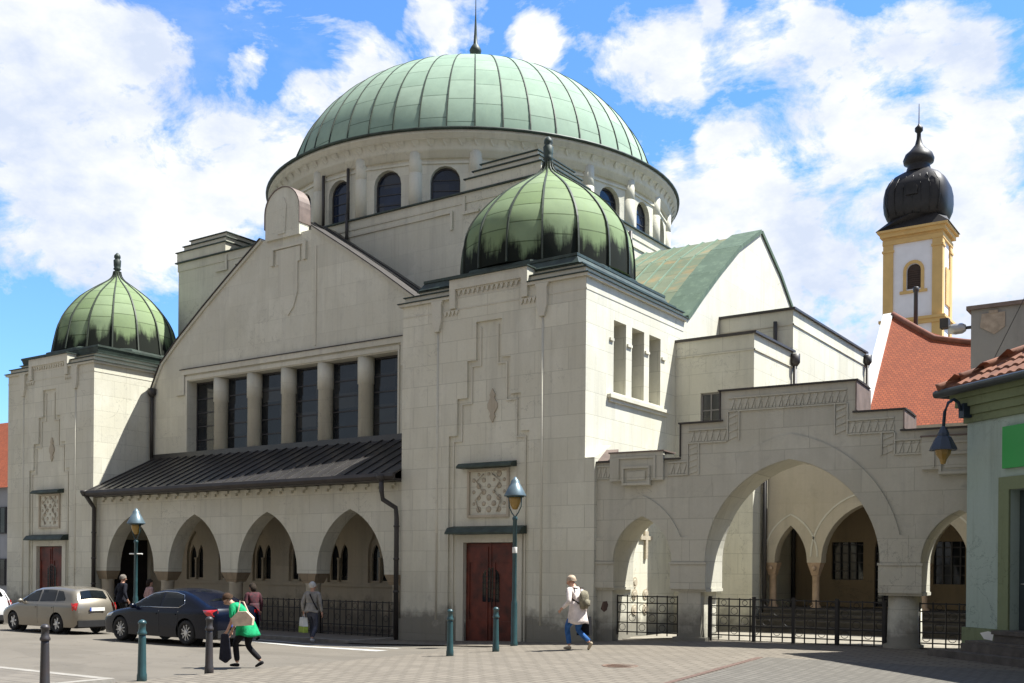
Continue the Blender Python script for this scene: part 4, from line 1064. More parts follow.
# ------------------------------------------------------------------ orange roofed chancel behind the gate
OR = thing('tiled_house', 'white walled building with a steep orange tiled roof behind the gate wall', 'building', (4.5, 24, 0))
A = (1.37, 26.0, 14.01)
pts = {'bl': (2.0, 19.0, 7.4), 'br': (11., 19.0, 7.2), 'h1': (2.6, 25.02, 13.06), 'h2': (3.64, 24.23, 12.29), 'h3': (5.08, 23.82, 11.87), 'h4': (11, 22.7, 10.75)}
m = MB(); P_ = [A, pts['bl'], pts['br'], pts['h4'], pts['h3'], pts['h2'], pts['h1']]
m.uv[0] = [(p[0], math.hypot(p[1] - 19, p[2] - 7)) for p in P_]; m.add(P_, [tuple(range(7))])
B_ = [(A[0], 33, 14.0), (11, 33, 9)]
m.uv[1] = [(p[1], p[2]) for p in (A, pts['h1'], pts['h2'], pts['h3'], pts['h4'], B_[1], B_[0])]
m.add([A, pts['h1'], pts['h2'], pts['h3'], pts['h4'], B_[1], B_[0]], [tuple(range(7))])
MAT['orange'] = tiles('orange plain tiles', (.26, .055, .016), (.34, .08, .024), .17, .14)
part(m, 'roof', MAT['orange'], OR, normals=False)
m = MB()
for a, b, k in ((Vector(A), Vector(pts['bl']), 1),):
    m.add([a + Vector((-.45, 0, .1)), a + Vector((.0, 0, .12)), b + Vector((.0, 0, .12)), b + Vector((-.45, 0, .1)), a + Vector((-.45, 0, -.5)), a + Vector((0, 0, -.5)), b + Vector((0, 0, -.5)), b + Vector((-.45, 0, -.5))],
          [(0, 1, 2, 3), (7, 6, 5, 4), (0, 4, 5, 1), (1, 5, 6, 2), (2, 6, 7, 3), (3, 7, 4, 0)])
part(m, 'white_verge', MAT['white'], OR)
m = MB(); m.box(1.6, 11, 19.3, 33, -.5, 7.0); m.extr([(19.3, 7.0), (26, 13.6), (33, 13.5), (33, 7.0)], 1.6, 1.9, lambda a, b, c: (c, a, b)); part(m, 'wall', MAT['creamwall'], OR)
m = MB()
rl = [A, pts['h1'], pts['h2'], pts['h3'], pts['h4']]
m.tube([(p[0], p[1], p[2] + .04) for p in rl], .13, 8); part(m, 'ridge', M('dark ridge tile', (.17, .06, .035), .8, .3, 3), OR)

# ------------------------------------------------------------------ church tower
CT = thing('church_tower', 'yellow and white baroque church tower with black onion dome', 'church tower', (-9.4, 77.5, 0))
MAT['yellow'] = M('ochre yellow paint', (.66, .43, .17), .8, .08, 1, world=True); MAT['cwhite'] = M('pale lilac white wall', (.8, .78, .82), .85, .05, 1, world=True); MAT['cblack'] = M('black metal roof', (.022, .019, .019), .5, .4, .8, .0, .1, .35)
X0, X1, Y0, Y1 = -12.0, -7.05, 75, 78.8
cxx, cyy = (X0 + X1) / 2, (Y0 + Y1) / 2
m = MB(); m.extr([(X0, 0), (X1, 0), (X1, 33.0), (X0, 33.0)], 0, .6, FX(Y0), [rarch(cxx + .1, .62, 29.6, 27.9, 8)]); m.box(X0, X1, Y0 + .602, Y1, 0, 33.0); part(m, 'wall', MAT['cwhite'], CT)
m = MB()
for a, b, c, d in ((X0 - .15, X0 + .75, Y0 - .15, Y0 + .7), (X1 - .75, X1 + .15, Y0 - .15, Y0 + .7), (X1 - .75, X1 + .15, Y1 - .7, Y1 + .15), (X0 - .15, X0 + .75, Y1 - .7, Y1 + .15)):
    m.box(a, b, c, d, 0, 24.6); m.box(a, b, c, d, 25.2, 32.2); m.box(a - .08, b + .08, c - .08, d + .08, 31.5, 31.7)
for z0, z1, p in ((24.602, 24.95, .3), (24.952, 25.198, .45), (32.202, 32.6, .2), (32.602, 32.9, .1), (32.902, 33.3, .4), (33.302, 33.5, .62)): m.box(X0 - p, X1 + p, Y0 - p, Y1 + p, z0, z1)
o_ = rarch(cxx + .1, .92, 29.6, 27.75, 8); m.extr(o_, -.1, -.002, FX(Y0), [rarch(cxx + .1, .64, 29.6, 27.76, 8)]); m.box(cxx - 1.1, cxx + 1.3, Y0 - .2, Y0 - .002, 27.5, 27.74)
m.box(X1 + .002, X1 + .12, Y0 + 1.6, Y0 + 3.2, 26.5, 29.9)
part(m, 'yellow_mouldings', MAT['yellow'], CT)
m = MB(); m.extr(rarch(cxx + .1, .61, 29.6, 27.92, 8), .25, .3, FX(Y0))
for k in range(9): m.box(cxx - .48, cxx + .68, Y0 + .18, Y0 + .249, 28.0 + k * .2, 28.09 + k * .2)
part(m, 'louvre_window', M('brown louvres', (.06, .035, .025), .7), CT)
m = MB(); h = 2.475 + .75; hy = 1.7 + .75
m.add([(cxx - h, cyy - hy, 33.502), (cxx + h, cyy - hy, 33.502), (cxx + h, cyy + hy, 33.502), (cxx - h, cyy + hy, 33.502)] + [(cxx + 2.5 * math.cos(PI / 4 * k - 3 * PI / 4 ), cyy + 2.5 * math.sin(PI / 4 * k - 3 * PI / 4), 34.7) for k in range(8)],
      [(0, 3, 2, 1), (0, 1, 6, 5), (0, 5, 4), (1, 6, 7) if False else (1, 7, 6), (1, 2, 8, 7), (2, 9, 8), (2, 3, 10, 9), (3, 11, 10), (3, 0, 4, 11)])
m.lathe((cxx, cyy, 34.55), [(2.2, -.1), (2.62, .25), (2.83, .8), (2.9, 1.5), (2.88, 2.3), (2.74, 3.0), (2.45, 3.6), (2.0, 4.1), (1.5, 4.42), (1.2, 4.6)], 48, boxy=4.2, squash=(1, .85))
m.lathe((cxx, cyy, 34.55), [(1.2, 4.58), (1.12, 4.75), (.98, 5.2), (1.02, 5.35), (1.32, 5.5), (1.38, 5.85), (1.2, 6.3), (.75, 6.7), (.35, 7.2), (.2, 7.8), (.18, 8.3), (.36, 8.5), (.36, 8.8), (.15, 9.0), (.05, 9.2), (.03, 11.0), (0, 11.1)], 24)
for k in range(-3, 4):
    m.tube([(cxx + k * .72, cyy - 2.2 * (1 if abs(k) < 3 else .93) - .02, 34.8), (cxx + k * .8, cyy - 2.47 * (1 if abs(k) < 3 else .93), 36.0), (cxx + k * .78, cyy - 2.42 * (1 if abs(k) < 3 else .93), 37.2), (cxx + k * .6, cyy - 2.0, 38.3)], .05, 5)
m.extr(rarch(cxx, .5, 37.0, 36.4, 8), cyy - 2.62, cyy - 2.3, lambda s, z, d: (s, d, z))
part(m, 'onion_dome', MAT['cblack'], CT)
# chimney pipe in front of it
m = MB(); m.tube([(2.16, 27, 11), (2.16, 27, 15.2)], .1, 8); m.lathe((2.16, 27, 15.2), [(.1, 0), (.14, .03), (.14, .22), (.1, .25)], 8)
tag(m.build('flue_pipe', MAT['pipe']), 'thin dark flue pipe rising behind the orange tiled roof', 'pipe')

# ------------------------------------------------------------------ pale house far left
LB = thing('pale_house', 'grey white house with an orange tile roof at the far left', 'house', (-52, 12, -.3))
m = MB(); m.box(-64, -49.0, 12, 22, -.8, 7.0); part(m, 'wall', stone('pale grey render', (.38, .385, .42), 20, 20, 1, .3, False), LB)
m = MB(); q_ = [(-64.3, 11.6, 6.8), (-48.7, 11.6, 6.8), (-48.7, 17, 12.2), (-64.3, 17, 12.2)]
m.uvquad(q_, [(0, 0), (15, 0), (15, 7), (0, 7)]); m.uvquad([(-48.7, 22.4, 6.8), (-64.3, 22.4, 6.8), (-64.3, 17, 12.2), (-48.7, 17, 12.2)], [(0, 0), (15, 0), (15, 7), (0, 7)])
part(m, 'roof', MAT['orange'], LB, normals=False)
m = MB(); m.extr([(12, 7.0), (17, 12.0), (22, 7.0)], -49.3, -49.0, lambda a, b, c: (c, a, b)); part(m, 'gable', MAT['cwhite'], LB)
for x in (-50.2, -52.6, -55):
    for z in (.6, 3.9):
        m = MB(); m.box(x - .55, x + .55, 11.9, 11.998, z, z + 1.7); wo = part(m, 'window', MAT['frame'], LB)
        m = MB(); m.box(x - .48, x - .03, 11.88, 11.898, z + .07, z + 1.63); m.box(x + .03, x + .48, 11.88, 11.898, z + .07, z + 1.63); part(m, 'pane', MAT['glass'], wo)
# ------------------------------------------------------------------ houses across the square, behind the photographer
def row_house(label, x0, x1, y0, y1, h, face, col, roofh):
    t = thing('town_house', label, 'house', ((x0 + x1) / 2, (y0 + y1) / 2, 0), group='town houses across the square')
    m = MB(); m.box(x0, x1, y0, y1, -.7, h); part(m, 'wall', col, t)
    m = MB(); m.add([(x0 - .4, y0 - .4, h + .002), (x1 + .4, y0 - .4, h + .002), (x1 + .4, y1 + .4, h + .002), (x0 - .4, y1 + .4, h + .002)] + ([(x0, (y0 + y1) / 2, h + roofh), (x1, (y0 + y1) / 2, h + roofh)] if face == 'y' else [((x0 + x1) / 2, y0, h + roofh), ((x0 + x1) / 2, y1, h + roofh)]),
                    [(0, 3, 2, 1), (0, 1, 5, 4), (2, 3, 4, 5), (0, 4, 3), (1, 2, 5)] if face == 'y' else [(0, 3, 2, 1), (1, 2, 5, 4), (3, 0, 4, 5), (0, 1, 4), (2, 3, 5)]); part(m, 'roof', MAT['clay'], t)
    L = (x1 - x0) if face == 'y' else (y1 - y0); n_ = int(L // 2.6)
    for k in range(n_):
        for z in (1.0, 4.4, 7.8):
            if z + 2 > h: continue
            c = (k + .5) * L / n_
            m = MB()
            if face == 'y': m.box(x0 + c - .5, x0 + c + .5, y1 + .002, y1 + .05, z, z + 1.7)
            else: m.box(x0 - .05, x0 - .002, y0 + c - .5, y0 + c + .5, z, z + 1.7)
            part(m, 'window', MAT['glass'], t)
mk_ = lambda c: stone('town house render', c, 30, 30, 1, .25, False)
row_house('long ochre town house across the square behind the viewpoint', -34, -6, -44, -34, 11.5, 'y', mk_((.42, .34, .22)), 4)
row_house('tall grey town house across the square behind the viewpoint', -5.5, 18, -45, -34, 13, 'y', mk_((.36, .35, .33)), 4)
row_house('brick red town house across the square behind the viewpoint', 18.5, 40, -44, -33, 11, 'y', mk_((.34, .2, .15)), 4)
row_house('unseen pale town house to the right of the viewpoint, raised to block sky light', 19.5, 32, -34, -13, 13, 'x', mk_((.4, .38, .33)), 3.5)  # out of view; set near and raised to cut sky fill on gate and ground
# ------------------------------------------------------------------ cars (x runs from nose to tail, near side is -y)
def interp(tab, x):
    return lin(x, tab)
def car(name, label, prof, W, wheels, wr, paint, windows, screens, lights, spokes, plate, sc, loc, trim_chrome, sill=.2):
    t = thing(name, label, 'car', loc, local=True); t.scale = (sc, sc, sc)
    L = prof[-1][0]; Lmax = max(p[0] for p in prof)
    sil = list(prof)
    belt = .9
    def wid(x, z):
        q = (x - Lmax / 2) / (Lmax / 2)
        w = W * (1 - .13 * abs(q) ** 4.5)
        if z > belt: w -= (z - belt) * .36 + .03 * min(1, (z - belt) / .05)
        if z < .45: w -= (.45 - z) * .12
        return w
    # silhouette with wheel arches cut out of the underside
    def arch_pts(cx):
        r = wr + .055; z0 = sill; a0 = math.asin((wr - z0) / r) if wr > z0 else 0
        aa = [PI + a0 - (PI + 2 * a0) * i / 14 for i in range(15)]
        return [(cx + r * math.cos(a), wr + r * math.sin(a)) for a in aa]
    under = [(prof[0][0] + .12, sill)]
    for cx in wheels: under += arch_pts(cx)
    under += [(prof[-1][0] - .05, sill)]
    outline = under + list(reversed(sil))
    segs = [(outline[i], outline[(i + 1) % len(outline)]) for i in range(len(outline))]
    top = [(sil[i], sil[i + 1]) for i in range(len(sil) - 1)]
    def dist(p, ss):
        best = 9
        for a, b in ss:
            ax_, az = a; bx, bz = b; dx, dz = bx - ax_, bz - az; k = max(0, min(1, ((p[0] - ax_) * dx + (p[1] - az) * dz) / (dx * dx + dz * dz + 1e-12)))
            best = min(best, math.hypot(p[0] - ax_ - k * dx, p[1] - az - k * dz))
        return best
    RB = .1
    def yy(p):
        d = dist(p, top); w = wid(*p)
        if d < RB: w -= .09 * (1 - d / RB) ** 2
        return w
    def inside(p):
        c = False
        for (a, b) in segs:
            if (a[1] > p[1]) != (b[1] > p[1]) and p[0] < (b[0] - a[0]) * (p[1] - a[1]) / (b[1] - a[1]) + a[0]: c = not c
        return c
    pts = [Vector(p) for p in outline]; n0 = len(pts); edges = [(i, (i + 1) % n0) for i in range(n0)]
    x = .06
    while x < Lmax:
        z = .22
        while z < 1.5:
            if inside((x, z)) and dist((x, z), segs) > .025: pts.append(Vector((x, z)))
            z += .06
        x += .075
    V, E_, T, *_ = delaunay_2d_cdt(pts, edges, [], 1, 1e-5)
    def keep(tr):
        c = ((V[tr[0]][0] + V[tr[1]][0] + V[tr[2]][0]) / 3, (V[tr[0]][1] + V[tr[1]][1] + V[tr[2]][1]) / 3)
        return inside(c)
    T = [tr for tr in T if keep(tr)]
    b = MB()
    for s in (-1, 1): b.add([(v[0], s * yy((v[0], v[1])), v[1]) for v in V], T, 0, True)
    # skin across the car
    K = 12
    rows = []
    for (x, z) in sil:
        w = yy((x, z)); rows.append([(x, w * (2 * k / K - 1), z + (.035 * (1 - (2 * k / K - 1) ** 2) if .3 < x < Lmax - .25 else 0)) for k in range(K + 1)])
    for i in range(len(rows)):
        x, z = sil[i]
        if x < .25: rows[i] = [(p[0] + .16 * (p[1] / W) ** 2, p[1], p[2]) for p in rows[i]]
        if x > Lmax - .2: rows[i] = [(p[0] - .12 * (p[1] / W) ** 2, p[1], p[2]) for p in rows[i]]
    for i in range(len(rows) - 1):
        b.add(rows[i] + rows[i + 1], [(k, k + 1, K + 2 + k, K + 1 + k) for k in range(K)], 0, True)
    b.build('body', paint, t)
    b = MB(); b.box(.25, Lmax - .2, -W + .25, W - .25, sill - .03, .55)
    for cx in wheels:
        for s in (-1, 1): b.lathe((cx, s * (W - .3), wr), [(wr + .05, -.01), (wr + .05, .05), (0, .05)], 20, axis='y')
    b.build('underbody', MAT['carblack'], t)
    def patch(mb, poly, off=.006, sides=(-1, 1)):
        pp = [Vector(p) for p in poly]; n = len(pp); ed = [(i, (i + 1) % n) for i in range(n)]
        q = list(pp); xs = [p[0] for p in poly]; zs = [p[1] for p in poly]
        def ins(p):
            c = False
            for i in range(n):
                a, b_ = poly[i], poly[(i + 1) % n]
                if (a[1] > p[1]) != (b_[1] > p[1]) and p[0] < (b_[0] - a[0]) * (p[1] - a[1]) / (b_[1] - a[1]) + a[0]: c = not c
            return c
        x = min(xs) + .08
        while x < max(xs):
            z = min(zs) + .06
            while z < max(zs):
                if ins((x, z)): q.append(Vector((x, z)))
                z += .06
            x += .08
        V2, _, T2, *_ = delaunay_2d_cdt(q, ed, [], 1, 1e-5)
        T2 = [t_ for t_ in T2 if ins((sum(V2[i][0] for i in t_) / 3, sum(V2[i][1] for i in t_) / 3))]
        for s in sides: mb.add([(v[0], s * (yy((v[0], v[1])) + off), v[1]) for v in V2], T2, 0, True)
    for poly in windows:
        for s in (-1, 1): b = MB(); patch(b, poly, .006, (s,)); b.build('side_window', MAT['carglass'], t, normals=False)
    if trim_chrome:
        for s in (-1, 1):
            b = MB(); b.tube([(x, s * (yy((x, z)) + .008), z) for x, z in trim_chrome], .011, 5); b.build('chrome_trim', MAT['chrome'], t)
    for nm, (ia, ib), (fa, fb), ws in screens:
        b = MB(); A = Vector((*sil[ia],)); B = Vector((*sil[ib],)); p = A.lerp(B, fa); q = A.lerp(B, fb)
        d = (B - A).normalized(); nn = Vector((-d.y, d.x)) * .012
        if nn.y < 0: nn = -nn
        r1 = [(p.x + nn.x, (yy(p) - ws) * (2 * k / K - 1), p.y + nn.y + .035 * (1 - (2 * k / K - 1) ** 2)) for k in range(K + 1)]
        r2 = [(q.x + nn.x, (yy(q) - ws) * (2 * k / K - 1), q.y + nn.y + .035 * (1 - (2 * k / K - 1) ** 2)) for k in range(K + 1)]
        b.add(r1 + r2, [(k, k + 1, K + 2 + k, K + 1 + k) for k in range(K)], 0, True); b.build(nm, MAT['carglass'], t, normals=False)
    for nm, poly, mt, back in lights:
        for s in (-1, 1):
            b = MB(); patch(b, poly, .008, (s,))
            if back:
                z0, z1, y0 = back; xr = Lmax
                y_in, y_out = y0, yy((Lmax - .1, (z0 + z1) / 2)) - .01
                for (ya, yb) in ((y_in, (y_in + y_out) / 2), ((y_in + y_out) / 2, y_out)):
                    xa = xr - .035 - .12 * (ya / W) ** 2; xb = xr - .035 - .12 * (yb / W) ** 2
                    b.add([(xa - .06, s * ya, z0), (xb - .06, s * yb, z0), (xb - .06, s * yb, z1), (xa - .06, s * ya, z1), (xa, s * ya, z0), (xb, s * yb, z0), (xb, s * yb, z1), (xa, s * ya, z1)],
                          [(4, 5, 6, 7), (0, 4, 7, 3), (1, 2, 6, 5), (3, 7, 6, 2), (0, 1, 5, 4)])
            b.build(nm, mt, t)
    # dark rear skirt, plate
    b = MB(); b.box(Lmax - .05, Lmax + .012, -W * .78, W * .78, sill + .02, sill + .22); b.build('rear_skirt', MAT['carblack'], t)
    b = MB(); b.box(Lmax + .0, Lmax + .02, -.26, .26, plate, plate + .11); po = b.build('number_plate', MAT['white'], t)
    b = MB(); b.box(Lmax + .005, Lmax + .022, -.265, -.215, plate, plate + .11); b.build('plate_band', MAT['plateblue'], po)
    # mirrors
    for s in (-1, 1):
        b = MB(); mx = windows[0][0][0] + .12; y = s * (yy((mx, .95)) + .1)
        b.lathe((mx, y, 1.0), [(0, -.07), (.07, -.05), (.085, 0), (.07, .05), (0, .07)], 10, squash=(.6, 1.2)); b.tube([(mx, s * yy((mx, .95)), .95), (mx, y, .97)], .025, 6)
        b.build('mirror', paint, t)
    for s in (-1, 1):
        for hx in [w[-1][0] for w in windows[:2]]:
            b = MB(); b.box(hx - .22, hx - .06, s * (yy((hx, .8)) + .012) - .014, s * (yy((hx, .8)) + .012) + .014, .8, .83); b.build('door_handle', paint, t)
    # door gaps
    for w in windows[:2]:
        xg = w[-1][0] + .03
        for s in (-1, 1): b = MB(); b.tube([(xg, s * (yy((xg, z)) - .002), z) for z in (.3, .5, .7, .9)], .008, 4); b.build('door_gap', MAT['carblack'], t)
    for cx in wheels:
        for s in (-1, 1):
            w = MB(); w.lathe((cx, s * (W - .11), wr), [(wr * .66, -.09), (wr * .9, -.1), (wr, -.06), (wr, .06), (wr * .9, .1), (wr * .66, .09), (wr * .62, .0), (wr * .66, -.09)], 28, axis='y')
            wo = w.build('wheel', MAT['tyre'], t)
            r = MB(); y = s * (W - .11); yo = s * .07
            r.lathe((cx, y + yo * .2, wr), [(wr * .68, -.02), (wr * .68, .02), (wr * .6, .02), (wr * .6, -.02), (wr * .68, -.02)], 24, axis='y')
            r.lathe((cx, y + yo, wr), [(.07, -.02), (.07, .02), (0, .025)], 12, axis='y')
            for k in range(spokes):
                a = 2 * PI * k / spokes + .2; c, d = math.cos(a), math.sin(a); h_ = .22 * wr if spokes < 8 else .1 * wr
                P = lambda q, tt, e: (cx + q * c - tt * d, y + yo + e, wr + q * d + tt * c)
                r.add([P(.04, -h_ * .5, 0), P(.04, h_ * .5, 0), P(wr * .66, h_ * .35, 0), P(wr * .66, -h_ * .35, 0), P(.04, -h_ * .5, -yo * .6), P(.04, h_ * .5, -yo * .6), P(wr * .66, h_ * .35, -yo * .6), P(wr * .66, -h_ * .35, -yo * .6)],
                      [(0, 1, 2, 3), (7, 6, 5, 4), (0, 4, 5, 1), (1, 5, 6, 2), (2, 6, 7, 3), (3, 7, 4, 0)])
            r.build('rim', MAT['alloy'], wo)
    return t
MAT['carblack'] = M('black plastic', (.012, .012, .013), .6, .2, 6); MAT['tyre'] = M('tyre rubber', (.014, .014, .015), .8, .2, 8)
MAT['alloy'] = M('alloy', (.55, .55, .56), .3, .08, 6, .85); MAT['chrome'] = M('chrome', (.7, .7, .7), .15, .05, 6, 1.)
MAT['carglass'] = glass('car glass', (.006, .008, .009), .06, .3); MAT['plateblue'] = M('plate blue', (.02, .07, .35), .5)
MAT['tail'] = M('red tail lamp', (.45, .012, .012), .2, .1, 12, 0, 0, .6, coat=.6); MAT['headl'] = M('headlamp', (.5, .52, .54), .12, .1, 9, .3)
MAT['silver'] = M('champagne metallic', (.23, .205, .165), .36, .05, 2, .55, coat=.6); MAT['navy'] = M('navy metallic', (.002, .004, .013), .24, .1, 2, .1, 0, .35); MAT['wcar'] = M('white car paint', (.7, .7, .7), .3, .03, 2, coat=.5)
P1 = [(0.02, .32), (0, .5), (.06, .66), (.25, .76), (.6, .86), (1.0, .95), (1.45, 1.19), (1.78, 1.36), (2.1, 1.43), (2.7, 1.46), (3.3, 1.45), (3.75, 1.4), (3.92, 1.36), (4.12, 1.08), (4.2, .98), (4.24, .8), (4.26, .55), (4.2, .32)]
W1 = [[(1.28, .99), (1.7, 1.24), (1.95, 1.33), (2.25, 1.37), (2.25, 1.0)], [(2.33, 1.0), (2.33, 1.375), (2.75, 1.385), (3.12, 1.37), (3.16, 1.02)], [(3.22, 1.02), (3.19, 1.36), (3.45, 1.34), (3.66, 1.12), (3.66, 1.05)]]
car('parked_car', 'champagne silver estate car parked in front of the left tower', P1, .86, (.82, 3.32), .31, MAT['silver'], W1,
    [('windscreen', (5, 7), (.1, .95), .1), ('rear_window', (12, 13), (.08, .9), .12)],
    [('tail_light', [(4.0, .98), (4.22, .98), (4.22, .74), (4.1, .74)], MAT['tail'], (.76, .97, .6)), ('headlight', [(.05, .62), (.1, .7), (.5, .8), (.45, .68)], MAT['headl'], None)],
    6, .72, .97, (-18.75, -4.95, g(-17, -5.5)), None)
P2 = [(0.03, .3), (0, .48), (.04, .62), (.2, .76), (.7, .87), (1.25, .96), (1.75, 1.2), (2.1, 1.36), (2.45, 1.44), (2.9, 1.465), (3.35, 1.43), (3.8, 1.31), (4.25, 1.13), (4.45, 1.05), (4.72, 1.02), (4.8, .98), (4.84, .8), (4.86, .52), (4.8, .3)]
W2 = [[(1.5, 1.0), (1.95, 1.23), (2.25, 1.34), (2.65, 1.38), (2.65, 1.01)], [(2.74, 1.01), (2.74, 1.385), (3.2, 1.375), (3.5, 1.31), (3.6, 1.1), (3.45, 1.02)]]
car('parked_car', 'dark blue liftback car parked in front of the porch arcade', P2, .91, (.93, 3.78), .335, MAT['navy'], W2,
    [('windscreen', (5, 7), (.08, .95), .1), ('rear_window', (10, 12), (.12, .95), .14)],
    [('tail_light', [(4.4, .95), (4.8, .97), (4.8, .78), (4.6, .8)], MAT['tail'], (.83, .94, .62)), ('headlight', [(.04, .6), (.1, .69), (.6, .8), (.5, .69)], MAT['headl'], None)],
    10, .5, 1.0, (-12.25, -5.55, g(-10, -6)), [(1.42, .985), (1.9, 1.225), (2.2, 1.35), (2.7, 1.405), (3.2, 1.395), (3.52, 1.33), (3.66, 1.1), (3.46, .995), (2.7, .985), (1.42, .985)])
car('parked_car', 'white car at the left edge with only its tail in view', P1, .86, (.82, 3.32), .31, MAT['wcar'], W1,
    [('windscreen', (5, 7), (.1, .95), .1), ('rear_window', (12, 13), (.08, .9), .12)],
    [('tail_light', [(4.0, .98), (4.22, .98), (4.22, .74), (4.1, .74)], MAT['tail'], (.76, .97, .6)), ('headlight', [(.05, .62), (.1, .7), (.5, .8), (.45, .68)], MAT['headl'], None)],
    6, .72, .97, (-26.6, -3.9, g(-23, -4) - .1), None)
for o in bpy.data.objects:
    if o.name.startswith('parked_car'): o['group'] = 'cars parked along the synagogue'
# ------------------------------------------------------------------ people
SKIN = M('skin', (.48, .27, .19), .6, .08, 8)
def skinmesh(name, verts, edges, rad, mt, parent, root=0, sub=2):
    me = bpy.data.meshes.new(name); me.from_pydata([tuple(v) for v in verts], edges, []); me.materials.append(mt)
    ob = bpy.data.objects.new(name, me); COL.objects.link(ob); ob.parent = parent
    sk = ob.modifiers.new('skin', 'SKIN'); sk.use_smooth_shade = True
    lay = me.skin_vertices.new(name='') if not me.skin_vertices else me.skin_vertices[0]
    for i, r in enumerate(rad):
        r = r if isinstance(r, (tuple, list)) else (r, r)
        lay.data[i].radius = r; lay.data[i].use_root = (i == root)
    s = ob.modifiers.new('sub', 'SUBSURF'); s.levels = s.render_levels = sub
    return ob
def ik(a, b, l1, l2, hint):
    d = b - a; L = min(d.length, (l1 + l2) * .999); d.normalize()
    x = (l1 * l1 - l2 * l2 + L * L) / (2 * L); h = math.sqrt(max(0, l1 * l1 - x * x))
    hn = (hint - d * hint.dot(d)); hn.normalize()
    return a + d * x + hn * h, a + d * L
def person(label, loc, rz, H, lean, feet, hands, head_pitch, trousers, top, hair, shoe, skirt=None, hem=.75, tops_len=.0, hunch=0., hair_long=False, bulk=1., short_sleeves=False):
    """local frame: +y is where the person faces, x to the right; feet/hands are targets in metres for a 1.72 m body"""
    t = thing('person', label, 'person', loc, rz, local=True); k = H / 1.72; t.scale = (k, k, k)
    V = Vector
    hipz = .92 - max(0, abs(feet[0][1] - feet[1][1]) - .3) * .12
    hip = V((0, 0, hipz)); ln = R(lean)
    def up(h, fwd=0., x=0.): return hip + V((x, math.sin(ln) * h + fwd * math.cos(ln), math.cos(ln) * h - fwd * math.sin(ln)))
    waist, chest, neckb = up(.14), up(.36, .01 + hunch * .4), up(.52, hunch)
    hp = R(lean * .5 + head_pitch)
    hd = lambda h, f=0.: neckb + V((0, math.sin(hp) * h + f * math.cos(hp), math.cos(hp) * h - f * math.sin(hp)))
    verts = [hip, waist, chest, neckb, hd(.055), hd(.11, .012), hd(.18, .012), hd(.235, -.005)]
    rad = [.125, .115, .13, .062, .056, (.074, .084), (.085, .1), (.066, .078)]
    edges = [(0, 1), (1, 2), (2, 3), (3, 4), (4, 5), (5, 6), (6, 7)]
    # nose, ears
    def addv(v, r, e): verts.append(v); rad.append(r); edges.append((e, len(verts) - 1)); return len(verts) - 1
    addv(hd(.145, .122), .014, 5); 
    for s in (-1, 1): addv(hd(.16, 0) + V((s * .092, 0, 0)), .018, 6)
    legs = []
    for s, f in zip((-1, 1), feet):
        hj = hip + V((s * .095, 0, -.04)); ank = V((s * .09 + f[0], f[1], f[2] + .08))
        kn, ank = ik(hj, ank, .43, .43, V((0, 1, 0)))
        a = addv(hj, .095, 0); b_ = addv(hj.lerp(kn, .5), .078, a); c = addv(kn, .056, b_); d = addv(kn.lerp(ank, .4), .056, c); e = addv(ank, .038, d)
        legs.append((hj, kn, ank, f[3] if len(f) > 3 else 0))
    arms = []
    for s, h in zip((-1, 1), hands):
        sj = up(.47, hunch * .8, s * .17); sj2 = up(.45, hunch * .8, s * .2)
        tg = V(h); el, wr = ik(sj2, tg, .29, .26, V((s * .35, -1, -.1)))
        a = addv(sj, .066, 2); a2 = addv(sj2, .055, a); b_ = addv(sj2.lerp(el, .55), .045, a2); c = addv(el, .038, b_); d = addv(wr, .026, c)
        dr = (wr - el).normalized(); pm = wr + dr * .06
        p_ = addv(pm, (.03, .022), d)
        side = dr.cross(V((0, 1, 0))); side = V((0, 1, 0)) if side.length < .2 else (dr.cross(V((s, 0, 0)))).normalized()
        for q, (o_, ln_) in enumerate(((-.027, .062), (-.009, .075), (.009, .078), (.026, .068))):
            f0 = addv(pm + dr * .035 + side * o_, .0095, p_); f1 = addv(pm + dr * (.035 + ln_ * .5) + side * o_ + V((-s * .012, 0, 0)), .009, f0); addv(pm + dr * (.035 + ln_ * .85) + side * o_ + V((-s * .035, 0, 0)), .008, f1)
        t0 = addv(wr + dr * .03 + side * .035, .011, d); addv(wr + dr * .065 + side * .05 + V((-s * .02, 0, 0)), .009, t0)
        arms.append((sj, sj2, el, wr, pm))
    skinmesh('body', verts, edges, rad, SKIN, t, 0, 1)
    # eyes and mouth
    b = MB()
    for s in (-1, 1): b.lathe(tuple(hd(.175, .106) + V((s * .033, 0, 0))), [(0, -.008), (.011, 0), (0, .008)], 8)
    b.build('eyes', MAT['frame'], t)
    b = MB(); q = hd(.095, .09); b.box(q.x - .024, q.x + .024, q.y - .006, q.y + .006, q.z - .004, q.z + .004); b.build('mouth', M('lips', (.35, .12, .1)), t)
    # hair: a cap over the back and top of the skull
    b = MB(); c = hd(.175, -.018); ax_ = (hd(.3) - hd(.1)).normalized(); fy = V((0, math.cos(hp), -math.sin(hp)))
    n, mth = 18, 8; vs = []
    for i in range(mth + 1):
        th_ = (PI * .62) * i / mth
        for j in range(n):
            a = 2 * PI * j / n; back = .5 - .5 * math.sin(a)
            tt = th_ * (.62 + .55 * back)
            r_ = .107 + .006 * math.sin(j * 5 + i * 2)
            vs.append(tuple(c + ax_ * r_ * 1.1 * math.cos(tt) + (V((1, 0, 0)) * math.cos(a) * .93 + fy * math.sin(a) * 1.12) * r_ * math.sin(tt)))
    b.add(vs, [(i * n + j, i * n + (j + 1) % n, (i + 1) * n + (j + 1) % n, (i + 1) * n + j) for i in range(mth) for j in range(n)], 0, True)
    if hair_long: b.lathe(tuple(hd(.1, -.07)), [(0, -.1), (.07, -.08), (.1, 0), (.09, .1), (0, .12)], 12, squash=(1, .7))
